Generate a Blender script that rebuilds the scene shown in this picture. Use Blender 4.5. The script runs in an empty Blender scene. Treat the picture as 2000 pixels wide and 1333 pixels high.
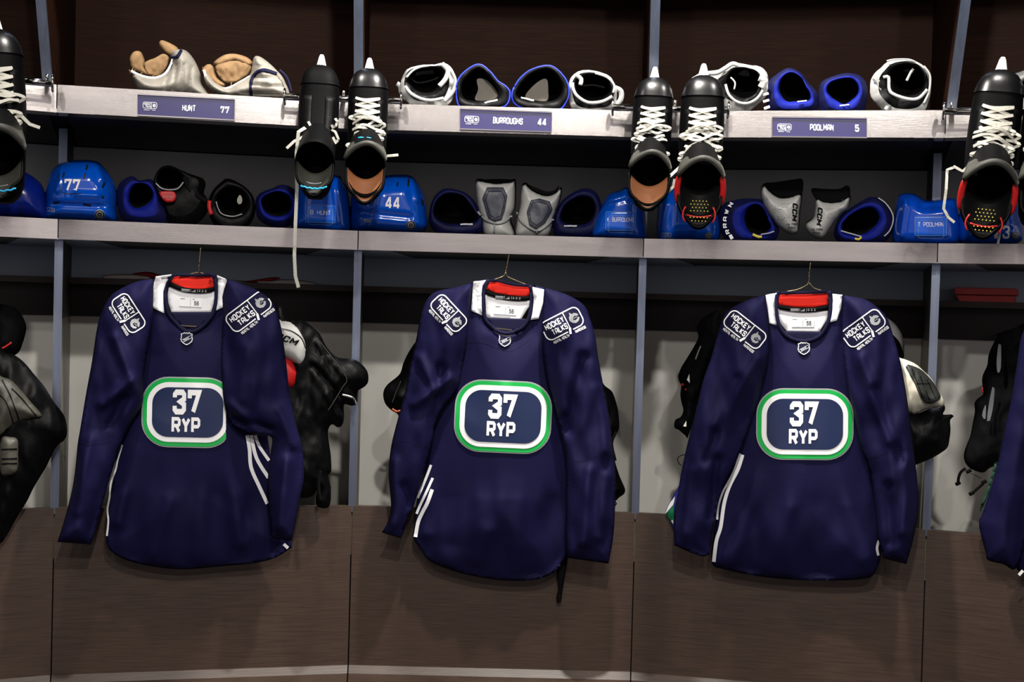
import bpy, bmesh, math, random
import numpy as np
from mathutils import Vector, Matrix, noise
from mathutils.bvhtree import BVHTree
from mathutils.geometry import delaunay_2d_cdt
random.seed(7)
SC = bpy.context.scene
COL = SC.collection
# ------------------------------------------------------------------ camera
FPX = 2400.0; PITCH = 0.0277; ROLL = 0.027; EYE = Vector((0, 0, 1.55))
cam_d = bpy.data.cameras.new('camera'); cam = bpy.data.objects.new('camera', cam_d); COL.objects.link(cam)
cam_d.sensor_width = 36.0; cam_d.lens = FPX * 36.0 / 2000.0; cam_d.clip_start = 0.05; cam_d.clip_end = 60
CM = Matrix.Rotation(math.pi/2 - PITCH, 4, 'X') @ Matrix.Rotation(ROLL, 4, 'Z')
cam.matrix_world = Matrix.Translation(EYE) @ CM
SC.camera = cam
# ------------------------------------------------------------------ light
SC.view_settings.view_transform = 'Standard'; SC.view_settings.look = 'None'
SC.view_settings.exposure = 0.0; SC.view_settings.gamma = 1.0; SC.view_settings.use_curve_mapping = False
w = bpy.data.worlds.new('room_ambient'); SC.world = w; w.use_nodes = True
nt = w.node_tree; bg = nt.nodes['Background']
tc = nt.nodes.new('ShaderNodeTexCoord'); sx = nt.nodes.new('ShaderNodeSeparateXYZ'); cr = nt.nodes.new('ShaderNodeValToRGB')
mp = nt.nodes.new('ShaderNodeMapRange'); mp.inputs[1].default_value = -1; mp.inputs[2].default_value = 1
nt.links.new(tc.outputs['Generated'], sx.inputs[0]); nt.links.new(sx.outputs[2], mp.inputs[0])
nt.links.new(mp.outputs[0], cr.inputs[0])
# noise adds invented bright and dark patches for the steel to reflect
mpg = nt.nodes.new('ShaderNodeMapping'); mpg.inputs['Scale'].default_value = (7, 7, 3); nz = nt.nodes.new('ShaderNodeTexNoise'); nz.inputs['Scale'].default_value = 1.0; nz.inputs['Detail'].default_value = 1
mr = nt.nodes.new('ShaderNodeMapRange'); mr.inputs[1].default_value = .36; mr.inputs[2].default_value = .66; mr.inputs[3].default_value = .35; mr.inputs[4].default_value = 1.9
mu = nt.nodes.new('ShaderNodeMixRGB'); mu.blend_type = 'MULTIPLY'; mu.inputs[0].default_value = 1
nt.links.new(tc.outputs['Generated'], mpg.inputs[0]); nt.links.new(mpg.outputs[0], nz.inputs[0]); nt.links.new(nz.outputs[0], mr.inputs[0])
nt.links.new(cr.outputs[0], mu.inputs[1]); nt.links.new(mr.outputs[0], mu.inputs[2]); nt.links.new(mu.outputs[0], bg.inputs[0])
e = cr.color_ramp.elements
e[0].position = 0.0; e[0].color = (0.02, 0.02, 0.025, 1)
e[1].position = 1.0; e[1].color = (0.015, 0.015, 0.018, 1)
for p_, c_ in ((.24, (.02, .022, .03, 1)), (.30, (.34, .52, .92, 1)), (.37, (.13, .19, .32, 1)), (.43, (.12, .15, .19, 1)), (.455, (.2, .2, .22, 1)), (.485, (1.05, .93, .92, 1)), (.59, (1.0, .9, .88, 1)), (.62, (.01, .01, .01, 1))):
    n_ = e.new(p_); n_.color = c_  # bands shaped so shelf fronts reflect pinkish and posts blue
bg.inputs[1].default_value = 0.43
def spot(x, y, z, power, tx, ty, tz, size=0.05, ang=100, col=(1, .95, .88), blend=.6):
    l = bpy.data.lights.new('ceiling_spot', 'SPOT'); l.energy = power; l.spot_size = math.radians(ang); l.spot_blend = blend
    l.shadow_soft_size = size; l.color = col
    o = bpy.data.objects.new('ceiling_spot', l); COL.objects.link(o); o.location = (x, y, z)
    o.rotation_euler = (Vector((tx, ty, tz)) - Vector((x, y, z))).to_track_quat('-Z', 'Y').to_euler()
for x, y, z, p in ((-.82, 2.78, 3.3, 110), (.22, 2.90, 3.3, 330), (1.12, 2.84, 3.3, 95)):
    spot(x, y, z, p, x*1.05, 3.45, .9, size=.05, ang=95)
for x, y, z, p in ((-1.3, .6, 3.5, 45), (.12, .5, 3.5, 240), (1.45, .6, 3.5, 40), (.6, -1.8, 3.9, 200), (-.8, -1.8, 3.9, 90)):
    spot(x, y, z, p, x*.85, 3.5, 1.15, size=.05, ang=85)
# ------------------------------------------------------------------ geometry of the place
CC = Vector((0, -0.6, 0)); RR = 4.2
TH = [-.5020, -.3055, -.1085, .0895, .2845, .481]
def ray(px, py):
    return (CM.to_3x3() @ Vector(((px-1000)/FPX, -(py-666.5)/FPX, -1))).normalized()
def W(px, py, off):
    """the point seen at (px,py) that lies OFF metres behind the curved shelf front"""
    d = ray(px, py); o = EYE - CC; r = RR + off
    a = d.x*d.x + d.y*d.y; b = 2*(o.x*d.x + o.y*d.y); c = o.x*o.x + o.y*o.y - r*r
    t = (-b + math.sqrt(b*b - 4*a*c)) / (2*a)
    return EYE + d*t
def V(i, off):
    return Vector((CC.x + (RR+off)*math.sin(TH[i]), CC.y + (RR+off)*math.cos(TH[i]), 0))
def F(i, t, off, z):
    p = V(i, off).lerp(V(i+1, off), t); p.z = z; return p
def WF(px, py, off, i):
    """same, on the flat front of bay i"""
    a = V(i, off); b = V(i+1, off); n = (b-a).cross(Vector((0, 0, 1))).normalized()
    d = ray(px, py); t = (a-EYE).dot(n) / d.dot(n)
    return EYE + d*t
def srgb(r, g, b):
    f = lambda c: c/12.92 if c <= .04045 else ((c+.055)/1.055)**2.4
    return (f(r/255), f(g/255), f(b/255), 1)
MATS = {}
def mat(name, col, rough=.6, metal=0, spec=.5, bump=None, var=None, coat=0, sheen=0, alpha=None, trans=0):
    if name in MATS: return MATS[name]
    m = bpy.data.materials.new(name); m.use_nodes = True; n = m.node_tree; b = n.nodes['Principled BSDF']
    b.inputs['Base Color'].default_value = srgb(*col); b.inputs['Roughness'].default_value = rough
    b.inputs['Metallic'].default_value = metal; b.inputs['Specular IOR Level'].default_value = spec
    b.inputs['Coat Weight'].default_value = coat; b.inputs['Coat Roughness'].default_value = .08
    b.inputs['Sheen Weight'].default_value = sheen; b.inputs['Transmission Weight'].default_value = trans
    co = n.nodes.new('ShaderNodeTexCoord'); ma = n.nodes.new('ShaderNodeMapping'); n.links.new(co.outputs['Object'], ma.inputs[0])
    if var:      # (amount, scale, stretch xyz)
        ma.inputs['Scale'].default_value = var[2]
        t = n.nodes.new('ShaderNodeTexNoise'); t.inputs['Scale'].default_value = var[1]; t.inputs['Detail'].default_value = 5
        n.links.new(ma.outputs[0], t.inputs[0])
        mx = n.nodes.new('ShaderNodeMixRGB'); mx.blend_type = 'MIX'
        c = srgb(*col); k = var[0]
        mx.inputs[1].default_value = tuple(max(0, v*(1-k)) for v in c[:3]) + (1,); mx.inputs[2].default_value = tuple(v*(1+k) for v in c[:3]) + (1,)
        rp = n.nodes.new('ShaderNodeMapRange'); rp.inputs[1].default_value = .3; rp.inputs[2].default_value = .7
        n.links.new(t.outputs[0], rp.inputs[0]); n.links.new(rp.outputs[0], mx.inputs[0]); n.links.new(mx.outputs[0], b.inputs['Base Color'])
    if bump:     # (strength, scale, stretch)
        ma2 = n.nodes.new('ShaderNodeMapping'); n.links.new(co.outputs['Object'], ma2.inputs[0]); ma2.inputs['Scale'].default_value = bump[2]
        t2 = n.nodes.new('ShaderNodeTexNoise'); t2.inputs['Scale'].default_value = bump[1]; t2.inputs['Detail'].default_value = 3
        n.links.new(ma2.outputs[0], t2.inputs[0]); bp = n.nodes.new('ShaderNodeBump'); bp.inputs['Strength'].default_value = bump[0]; bp.inputs['Distance'].default_value = .004
        n.links.new(t2.outputs[0], bp.inputs['Height']); n.links.new(bp.outputs[0], b.inputs['Normal'])
    MATS[name] = m; return m
def perforated(name):
    m = mat(name, (12, 13, 16), .55, .3); n = m.node_tree; b = n.nodes['Principled BSDF']
    co = n.nodes.new('ShaderNodeTexCoord'); v = n.nodes.new('ShaderNodeTexVoronoi'); v.inputs['Scale'].default_value = 130; v.inputs['Randomness'].default_value = 0.0
    n.links.new(co.outputs['Object'], v.inputs[0]); r = n.nodes.new('ShaderNodeValToRGB'); n.links.new(v.outputs['Distance'], r.inputs[0])
    r.color_ramp.elements[0].position = .28; r.color_ramp.elements[0].color = srgb(0, 0, 0); r.color_ramp.elements[1].position = .36; r.color_ramp.elements[1].color = srgb(38, 40, 46)
    n.links.new(r.outputs[0], b.inputs['Base Color']); return m
ST = (1, 1, 1)
WOOD = mat('dark_wood', (60, 46, 38), .42, spec=.4, var=(.28, 9, (1.2, 1.2, 34)), bump=(.08, 12, (2, 2, 50)))
WOODR = mat('dark_red_wood', (40, 20, 11), .6, spec=.08, var=(.35, 9, (1.2, 1.2, 34)))
STEEL = mat('brushed_steel', (208, 203, 201), .19, 1, bump=(.05, 30, (1, 1, 30)), var=(.08, 4, (1, 1, 8)))
STEELP = mat('brushed_steel_blue_reflect', (150, 160, 182), .34, 1, var=(.1, 5, (20, 20, 1)))  # blue reflection on the posts is tinted into the base colour
CHROME = mat('polished_steel', (225, 222, 218), .12, 1)
GREYB = mat('grey_laminate', (232, 234, 234), .45, 0, spec=.4, var=(.07, 5, ST))
GREYC = mat('blue_grey_laminate', (200, 216, 236), .5, spec=.4)
WHITEB = mat('white_laminate', (222, 220, 214), .38, spec=.5, var=(.03, 2, ST))
SIDEG = mat('grey_side_laminate', (118, 112, 102), .4)
BROWND = mat('dark_brown_board', (30, 20, 17), .5)
BLACKG = mat('black_joint', (6, 6, 6), .8)
PERF = perforated('perforated_black_metal')
NAVY = mat('navy_jersey_fabric', (13, 11, 50), .74, spec=.15, sheen=0, bump=(.12, 420, ST), var=(.10, 8, ST))
NAVYD = mat('navy_rib_knit', (13, 13, 46), .75, spec=.2, bump=(.3, 60, (1, 1, .1)))
WHITEF = mat('white_fabric', (232, 232, 236), .7, spec=.2, bump=(.1, 300, ST))
REDF = mat('red_fabric', (246, 48, 36), .7, spec=.2)
BLACKF = mat('black_fabric', (8, 8, 10), .8, spec=.1, bump=(.3, 90, ST))
WHITEP = mat('white_print', (238, 238, 240), .5)
CRESTN = mat('crest_navy', (13, 31, 72), .45, spec=.5)
CRESTG = mat('crest_green', (0, 168, 70), .5)
SILVER = mat('silver_thread', (170, 172, 175), .45, .3)
GREYT = mat('grey_print', (120, 122, 128), .6)
BLUEP = mat('blue_print', (90, 140, 205), .5)
BLUEH = mat('royal_blue_shell', (0, 74, 186), .16, spec=.6, coat=.5)
BLUEHD = mat('dark_blue_shell', (8, 30, 120), .25, spec=.5, coat=.3)
NAVYG = mat('navy_glove_leather', (9, 12, 52), .6, spec=.14, bump=(.35, 40, ST), var=(.25, 14, ST))
BLUEG = mat('royal_blue_lining', (8, 22, 118), .7, spec=.15, bump=(.25, 60, ST))
BLACKL = mat('black_leather', (5, 5, 6), .5, spec=.1, bump=(.4, 35, ST), var=(.3, 20, ST))
BLACKM = mat('black_boot_composite', (3, 3, 4), .6, spec=.05, bump=(.1, 160, ST))
BLACKT = mat('black_toe_cap', (10, 10, 12), .3, spec=.3, bump=(.15, 18, ST))
DGREY = mat('dark_grey_felt', (44, 44, 38), .6, spec=.4, bump=(.5, 25, ST), var=(.3, 12, ST))
WHITEL = mat('white_pad_shell', (168, 168, 166), .42, spec=.5, var=(.12, 16, ST), bump=(.25, 14, ST))
CREAM = mat('worn_cream_leather', (140, 135, 126), .55, var=(.15, 22, ST), bump=(.4, 22, ST))
TAN = mat('tan_lining', (148, 118, 84), .75, spec=.2, var=(.2, 18, ST), bump=(.4, 30, ST))
BROWNL = mat('brown_leather_lining', (142, 90, 58), .5, spec=.4, var=(.15, 10, ST))
PLASTW = mat('white_plastic', (228, 228, 226), .3, spec=.5)
GREYP = mat('translucent_grey_plastic', (140, 142, 142), .3, spec=.6, var=(.2, 15, ST))
LACE = mat('white_lace', (166, 164, 155), .8, spec=.2, bump=(.3, 300, ST), var=(.08, 60, ST))
RED = mat('red_pad', (168, 10, 12), .5)
REDW = mat('red_foam_blocks', (240, 96, 92), .7, var=(.12, 10, ST), bump=(.3, 20, ST))
CYAN = mat('cyan_print', (20, 160, 215), .4)
YEL = mat('yellow_print', (205, 190, 60), .5)
PLATE = mat('name_plate_purple', (30, 24, 82), .35, spec=.5)
GREENF = mat('green_fabric', (0, 120, 66), .7)
HEXG = mat('dark_slate_cap', (62, 64, 76), .5, spec=.4, bump=(.3, 60, ST))
WIRE = mat('hanger_wire', (150, 135, 105), .3, 1)
HOLE = mat('inside_black', (5, 5, 6), .9, spec=.1)
SLOT = mat('vent_slot_black', (3, 4, 12), .6)
LABELB = mat('clear_blue_label', (26, 98, 220), .2, spec=.6, coat=.4)
FLOORM = mat('dark_carpet', (40, 40, 46), .95, spec=.1, var=(.2, 60, ST))
SALM = mat('pale_pink_plastic', (176, 96, 96), .4)

# ------------------------------------------------------------------ objects
def thing(name, label, cat, loc=(0, 0, 0), group=None):
    o = bpy.data.objects.new(name, None); COL.objects.link(o); o.location = loc; o.empty_display_size = .05
    o['label'] = label; o['category'] = cat
    if group: o['group'] = group
    return o
def tag(o, label, cat, group=None):
    o['label'] = label; o['category'] = cat
    if group: o['group'] = group
    return o
def build(name, verts, faces, m, parent=None, smooth=True, solid=0, mats=None, midx=None, plabel=None, kind=None):
    me = bpy.data.meshes.new(name)
    org = Vector(parent.matrix_basis.translation) if (parent and parent.parent is None) else Vector((0, 0, 0))
    if parent and parent.parent is not None: org = parent.parent.matrix_basis.translation + parent.matrix_basis.translation
    me.from_pydata([tuple(Vector(v) - org) for v in verts], [], faces)
    if mats:
        for mm in mats: me.materials.append(mm)
        me.polygons.foreach_set('material_index', midx)
    else: me.materials.append(m)
    if smooth: me.polygons.foreach_set('use_smooth', [True]*len(me.polygons))
    me.update()
    o = bpy.data.objects.new(name, me); COL.objects.link(o)
    if parent: o.parent = parent
    if solid:
        s = o.modifiers.new('thick', 'SOLIDIFY'); s.thickness = solid; s.offset = 0
    if plabel: o['label'] = plabel
    if kind: o['kind'] = kind
    return o
class MB:
    def __init__(s): s.v = []; s.f = []; s.m = []
    def add(s, v, f, k=0):
        b = len(s.v); s.v += [Vector(q) for q in v]; s.f += [tuple(i+b for i in q) for q in f]; s.m += [k]*len(f); return s
    def hexa(s, p, k=0):   # p: 4 bottom + 4 top (same order)
        return s.add(p, [(3, 2, 1, 0), (4, 5, 6, 7), (0, 1, 5, 4), (1, 2, 6, 5), (2, 3, 7, 6), (3, 0, 4, 7)], k)
    def fbox(s, i, t0, t1, o0, o1, z0, z1, k=0, zo0=None, zo1=None):
        """box in bay i; zo0/zo1: front/back offsets of the top when they differ from the bottom"""
        a0 = o0 if zo0 is None else zo0; a1 = o1 if zo1 is None else zo1
        return s.hexa([F(i, t0, o0, z0), F(i, t1, o0, z0), F(i, t1, o1, z0), F(i, t0, o1, z0), F(i, t0, a0, z1), F(i, t1, a0, z1), F(i, t1, a1, z1), F(i, t0, a1, z1)], k)
    def tube(s, pts, r, n=10, k=0, caps=True, flat=None):
        pts = [Vector(p) for p in pts]; rs = r if isinstance(r, (list, tuple)) else [r]*len(pts); rings = []
        up = None
        for j, p in enumerate(pts):
            t = (pts[min(j+1, len(pts)-1)] - pts[max(j-1, 0)])
            t = t.normalized() if t.length > 1e-9 else Vector((0, 0, 1))
            if up is None: up = Vector((0, 0, 1)) if abs(t.z) < .9 else Vector((0, 1, 0))
            u = up - t*up.dot(t)
            if u.length < 1e-6: u = t.orthogonal()
            u.normalize(); up = u; q = t.cross(u)
            fl = flat or 1
            rings.append([p + (u*math.cos(a)*fl + q*math.sin(a))*rs[j] for a in [2*math.pi*i/n for i in range(n)]])
        return s.rings(rings, k, caps, caps)
    def rings(s, R, k=0, c0=False, c1=False):
        n = len(R[0]); v = [q for r in R for q in r]; f = []
        for j in range(len(R)-1):
            for i in range(n):
                a = j*n+i; b = j*n+(i+1) % n; f.append((a, b, b+n, a+n))
        if c0: f.append(tuple(range(n))[::-1])
        if c1: f.append(tuple(range((len(R)-1)*n, len(R)*n)))
        return s.add(v, f, k)
    def out(s, name, m, parent=None, **kw):
        if isinstance(m, (list, tuple)): return build(name, s.v, s.f, None, parent, mats=list(m), midx=s.m, **kw)
        return build(name, s.v, s.f, m, parent, **kw)

def spline(pts, step=4.0, closed=True, sharp=()):
    P = [np.array(p, float) for p in pts]; n = len(P); out = []
    rng = range(n) if closed else range(n-1)
    for i in rng:
        p1, p2 = P[i], P[(i+1) % n]
        p0 = P[(i-1) % n] if closed or i > 0 else p1; p3 = P[(i+2) % n] if closed or i+2 < n else p2
        if i in sharp: p0 = p1
        if (i+1) % n in sharp: p3 = p2
        k = max(1, int(np.linalg.norm(p2-p1)/step))
        for j in range(k):
            t = j/k; t2 = t*t; t3 = t2*t
            out.append(tuple(.5*((2*p1)+(-p0+p2)*t+(2*p0-5*p1+4*p2-p3)*t2+(-p0+3*p1-3*p2+p3)*t3)))
    if not closed: out.append(tuple(P[-1]))
    return out
def tr(pts, x0, y0, s): return [(x0+x/s, y0+y/s) for x, y in pts]
def dist_seg(P, A, B):
    d = B-A; L = (d*d).sum(1)+1e-12
    best = np.full(len(P), 1e9)
    for a, dd, l in zip(A, d, L):
        t = np.clip(((P-a)@dd)/l, 0, 1); q = a+t[:, None]*dd; best = np.minimum(best, np.hypot(*(P-q).T))
    return best
def fillmesh(poly, sp):
    """triangulated interior of a polygon with inner points: verts2d, faces, dist"""
    poly = [tuple(p) for p in poly]; A = np.array(poly); B = np.roll(A, -1, 0)
    xs = np.arange(A[:, 0].min(), A[:, 0].max(), sp); ys = np.arange(A[:, 1].min(), A[:, 1].max(), sp*.87)
    G = np.array([(x+(.5*sp if j % 2 else 0), y) for j, y in enumerate(ys) for x in xs])
    if len(G):
        ins = np.zeros(len(G), bool)
        for a, b in zip(A, B):
            c = ((a[1] > G[:, 1]) != (b[1] > G[:, 1]))
            xi = (b[0]-a[0])*(G[:, 1]-a[1])/((b[1]-a[1])+1e-12)+a[0]; ins ^= (c & (G[:, 0] < xi))
        G = G[ins]
        if len(G): G = G[dist_seg(G, A, B) > sp*.45]
    v = [Vector(p) for p in poly] + [Vector(g) for g in G]
    r = delaunay_2d_cdt(v, [(i, (i+1) % len(poly)) for i in range(len(poly))], [], 1, 1e-5)
    v2 = np.array([tuple(q) for q in r[0]]); d = dist_seg(v2, A, B)
    f = []
    for t in r[2]:
        t = list(t); a, b, c = v2[t[0]], v2[t[1]], v2[t[2]]
        if (b[0]-a[0])*(c[1]-a[1])-(b[1]-a[1])*(c[0]-a[0]) > 0: t = t[::-1]
        f.append(tuple(t))
    d[d < 1e-3] = 0
    return v2, f, d
def inflate(name, poly, off, T, r, m, parent=None, sp=6, folds=(), noise_amp=0, noise_sc=.02, back=.5, prof='exp', closed_spline=True, sharp=(), step=4, tilt=None, calm=None, **kw):
    """a padded body with the given outline, thickest T metres inside its edge"""
    P = spline(poly, step, sharp=sharp) if closed_spline else poly
    v2, f, d = fillmesh(P, sp); nb = len(v2)
    if prof == 'exp': h = 1-np.exp(-d/r)
    else: h = np.sqrt(np.clip(1-(1-np.clip(d/r, 0, 1))**2, 0, 1))
    fo = np.zeros(nb)
    for (x0, y0, x1, y1, wd, am) in folds:
        fo += 1.7*am*np.exp(-(dist_seg(v2, np.array([[x0, y0]], float), np.array([[x1, y1]], float))/wd)**2)
    fr, bk = [], []
    for i, (x, y) in enumerate(v2):
        o = off + (tilt(x, y) if tilt else 0); zz = off*50+poly[0][0]*.37; nn = noise_amp*(noise.noise(Vector((x*noise_sc, y*noise_sc*.45, zz))) + .42*noise.noise(Vector((x*noise_sc*2.6+3, y*noise_sc*1.1, zz+5)))) if noise_amp else 0
        fq = min(1, d[i]/10)
        if calm: fq *= .12+.88*min(1, max(abs(x-calm[0])/calm[2], abs(y-calm[1])/calm[3])**5)
        fr.append(W(x, y, o - T*h[i] - (fo[i]+nn)*fq))
        bk.append(W(x, y, o + T*back*h[i]) if d[i] > 0 else None)
    verts = list(fr); mp_ = {}
    for i, b in enumerate(bk):
        if b is None: mp_[i] = i
        else: mp_[i] = len(verts); verts.append(b)
    ff = list(f) + [tuple(mp_[i] for i in t[::-1]) for t in f]
    o = build(name, verts, ff, m, parent, **kw)
    o_bvh = BVHTree.FromPolygons(verts, ff)
    return o, o_bvh
def proj(bvh, lift=.002, fb=None, xmax=1e9):
    def g(p):
        p = (min(p[0], xmax), p[1])
        d = ray(*p); h = bvh.ray_cast(EYE, d, 20)
        if h[0] is None: return W(p[0], p[1], fb if fb is not None else -.05) if fb is not None else None
        return h[0] - d*lift
    return g
def flatmap(off): return lambda p: W(p[0], p[1], off)
def facemap(off, i): return lambda p: WF(p[0], p[1], off, i)
def ribbon2(pts, wd, closed=False, seg=5):
    P = [np.array(p, float) for p in pts]; Q = []; 
    if closed: P = P+[P[0]]
    for a, b in zip(P[:-1], P[1:]):
        k = max(1, int(np.linalg.norm(b-a)/seg))
        for j in range(k): Q.append(a+(b-a)*j/k)
    if not closed: Q.append(P[-1])
    n = len(Q); v = []; wf = wd if callable(wd) else (lambda t: wd)
    for i in range(n):
        a = Q[(i-1) % n] if closed or i > 0 else None; b = Q[(i+1) % n] if closed or i < n-1 else None
        t1 = (Q[i]-a) if a is not None else None; t2 = (b-Q[i]) if b is not None else None
        t1 = t1/(np.linalg.norm(t1)+1e-9) if t1 is not None else t2/(np.linalg.norm(t2)+1e-9)
        t2 = t2/(np.linalg.norm(t2)+1e-9) if t2 is not None else t1
        n1 = np.array((-t1[1], t1[0])); n2 = np.array((-t2[1], t2[0])); m_ = n1+n2; L = np.linalg.norm(m_)
        m_ = m_/L if L > 1e-6 else n1; k = 1/max(.5, m_@n1); h = wf(i/max(1, n-1))/2*k
        v += [Q[i]+m_*h, Q[i]-m_*h]
    f = []
    for i in range(n if closed else n-1):
        j = (i+1) % n; f.append((2*i, 2*i+1, 2*j+1, 2*j))
    return v, f
class Decal:
    """flat marks laid onto a surface through a mapping"""
    def __init__(s, mp): s.mp = mp; s.b = MB()
    def put(s, v, f, k=0):
        q = [s.mp(tuple(p)) for p in v]
        f = [t for t in f if all(q[i] is not None for i in t)]; q = [x if x is not None else Vector((0, 0, -9)) for x in q]
        used = sorted({i for t in f for i in t}); ix = {u: i for i, u in enumerate(used)}
        s.b.add([q[u] for u in used], [tuple(ix[i] for i in t) for t in f], k)
        return s
    def line(s, pts, wd, closed=False, seg=5, k=0): return s.put(*ribbon2(pts, wd, closed, seg), k)
    def fill(s, poly, sp=8, k=0):
        q = []
        for a, b in zip(poly, list(poly[1:])+[poly[0]]):
            n = max(1, int(math.hypot(b[0]-a[0], b[1]-a[1])/max(sp, 3))); q += [(a[0]+(b[0]-a[0])*j/n, a[1]+(b[1]-a[1])*j/n) for j in range(n)]
        poly = q
        v, f, d = fillmesh(poly, sp); return s.put(v, f, k)
    def out(s, name, m, parent, solid=0, **kw):
        if not s.b.f: return None
        return s.b.out(name, m, parent, smooth=kw.pop('smooth', True), solid=solid, **kw)
G = {
'A': [[(0, 0), (0, 5), (1, 6), (3, 6), (4, 5), (4, 0)], [(0, 2.4), (4, 2.4)]],
'B': [[(0, 0), (0, 6), (3.3, 6), (4, 5.3), (4, 3.8), (3.3, 3.1), (4, 2.4), (4, .7), (3.3, 0), (0, 0)], [(0, 3.1), (3.3, 3.1)]],
'C': [[(4, 4.1), (4, 5.3), (3.3, 6), (.7, 6), (0, 5.3), (0, .7), (.7, 0), (3.3, 0), (4, .7), (4, 1.9)]],
'D': [[(0, 0), (0, 6), (3, 6), (4, 5), (4, 1), (3, 0), (0, 0)]],
'E': [[(4, 6), (0, 6), (0, 0), (4, 0)], [(0, 3), (3.4, 3)]],
'G': [[(4, 4.3), (4, 5.3), (3.3, 6), (.7, 6), (0, 5.3), (0, .7), (.7, 0), (3.3, 0), (4, .7), (4, 2.8), (2.2, 2.8)]],
'H': [[(0, 0), (0, 6)], [(4, 0), (4, 6)], [(0, 3), (4, 3)]],
'I': [[(0, 0), (0, 6)]],
'K': [[(0, 0), (0, 6)], [(4, 6), (.8, 3.1), (4, 0)]],
'L': [[(0, 6), (0, 0), (3.7, 0)]],
'M': [[(0, 0), (0, 6), (2.5, 2.4), (5, 6), (5, 0)]],
'N': [[(0, 0), (0, 6), (4, 0), (4, 6)]],
'O': [[(.7, 0), (0, .7), (0, 5.3), (.7, 6), (3.3, 6), (4, 5.3), (4, .7), (3.3, 0), (.7, 0)]],
'P': [[(0, 0), (0, 6), (3.3, 6), (4, 5.3), (4, 3.2), (3.3, 2.5), (0, 2.5)]],
'R': [[(0, 0), (0, 6), (3.3, 6), (4, 5.3), (4, 3.5), (3.3, 2.8), (0, 2.8)], [(2.2, 2.8), (4, 0)]],
'S': [[(4, 4.5), (4, 5.3), (3.3, 6), (.7, 6), (0, 5.3), (0, 3.8), (.7, 3.1), (3.3, 3), (4, 2.3), (4, .7), (3.3, 0), (.7, 0), (0, .7), (0, 1.6)]],
'T': [[(0, 6), (4, 6)], [(2, 6), (2, 0)]],
'U': [[(0, 6), (0, .7), (.7, 0), (3.3, 0), (4, .7), (4, 6)]],
'V': [[(0, 6), (2, 0), (4, 6)]],
'W': [[(0, 6), (1.2, 0), (2.6, 4.6), (4, 0), (5.2, 6)]],
'Y': [[(0, 6), (2, 2.8), (4, 6)], [(2, 2.8), (2, 0)]],
'Z': [[(0, 6), (4, 6), (0, 0), (4, 0)]],
'3': [[(0, 4.4), (0, 5.3), (.7, 6), (3.3, 6), (4, 5.3), (4, 3.9), (2.4, 3.1), (4, 2.3), (4, .7), (3.3, 0), (.7, 0), (0, .7), (0, 1.8)]],
'7': [[(0, 4.2), (0, 6), (4, 6), (1.6, 0)]],
'4': [[(3, 0), (3, 6), (2.4, 6), (0, 2.2), (0, 1.6), (4.3, 1.6)]],
'5': [[(4, 6), (0, 6), (0, 3.4), (3.3, 3.4), (4, 2.7), (4, .7), (3.3, 0), (.7, 0), (0, .7), (0, 1.5)]],
'6': [[(3.8, 5), (3.8, 5.4), (3.2, 6), (.7, 6), (0, 5.3), (0, .7), (.7, 0), (3.3, 0), (4, .7), (4, 2.7), (3.3, 3.4), (0, 3.4)]],
'2': [[(0, 4.4), (0, 5.3), (.7, 6), (3.3, 6), (4, 5.3), (4, 3.9), (0, .8), (0, 0), (4, 0)]],
'.': [[(0, 0), (0, .5)]], ' ': []}
def text(dc, s, x, y, h, wd, ang=0, sw=1.15, gap=1.5, shear=0, k=0, center=True):
    """s set with its middle (or start) at px (x,y), cap height h, total width wd, rotated ang (degrees, clockwise in the picture)"""
    adv = []; cx = 0
    for c in s:
        g = G[c]; wch = max([p[0] for st in g for p in st], default=2.0) if g else 2.0
        adv.append(cx); cx += wch+sw+gap*.6
    tot = cx-gap*.6; sx_ = wd/tot; sy_ = h/(6+sw); a = math.radians(ang); ca, sa = math.cos(a), math.sin(a)
    def T_(p):
        u = (p[0]+sw/2)*sx_ - (wd/2 if center else 0); vv = (3-p[1])*sy_; u += shear*(-vv)
        return (x+u*ca-vv*sa, y+u*sa+vv*ca)
    for c, a0 in zip(s, adv):
        for st in G[c]:
            cl = len(st) > 2 and st[0] == st[-1]
            q = st[:-1] if cl else st
            v, f = ribbon2([(px_+a0, py_) for px_, py_ in q], sw, cl, seg=1.2)
            dc.put([T_(p) for p in v], f, k)
def affine(x, y, ang, sxx, syy=None):
    a = math.radians(ang); ca, sa = math.cos(a), math.sin(a); syy = syy or sxx
    return lambda pts: [(x+u*sxx*ca-v*syy*sa, y+u*sxx*sa+v*syy*ca) for u, v in pts]
def rrect(x, y, w_, h_, r, ang=0, n=7):
    P = []
    for cx, cy, a0 in ((w_/2-r, -h_/2+r, -90), (w_/2-r, h_/2-r, 0), (-w_/2+r, h_/2-r, 90), (-w_/2+r, -h_/2+r, 180)):
        for j in range(n+1):
            a = math.radians(a0+90*j/n); P.append((cx+r*math.cos(a), cy+r*math.sin(a)))
    return affine(x, y, ang, 1)(P)
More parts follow.
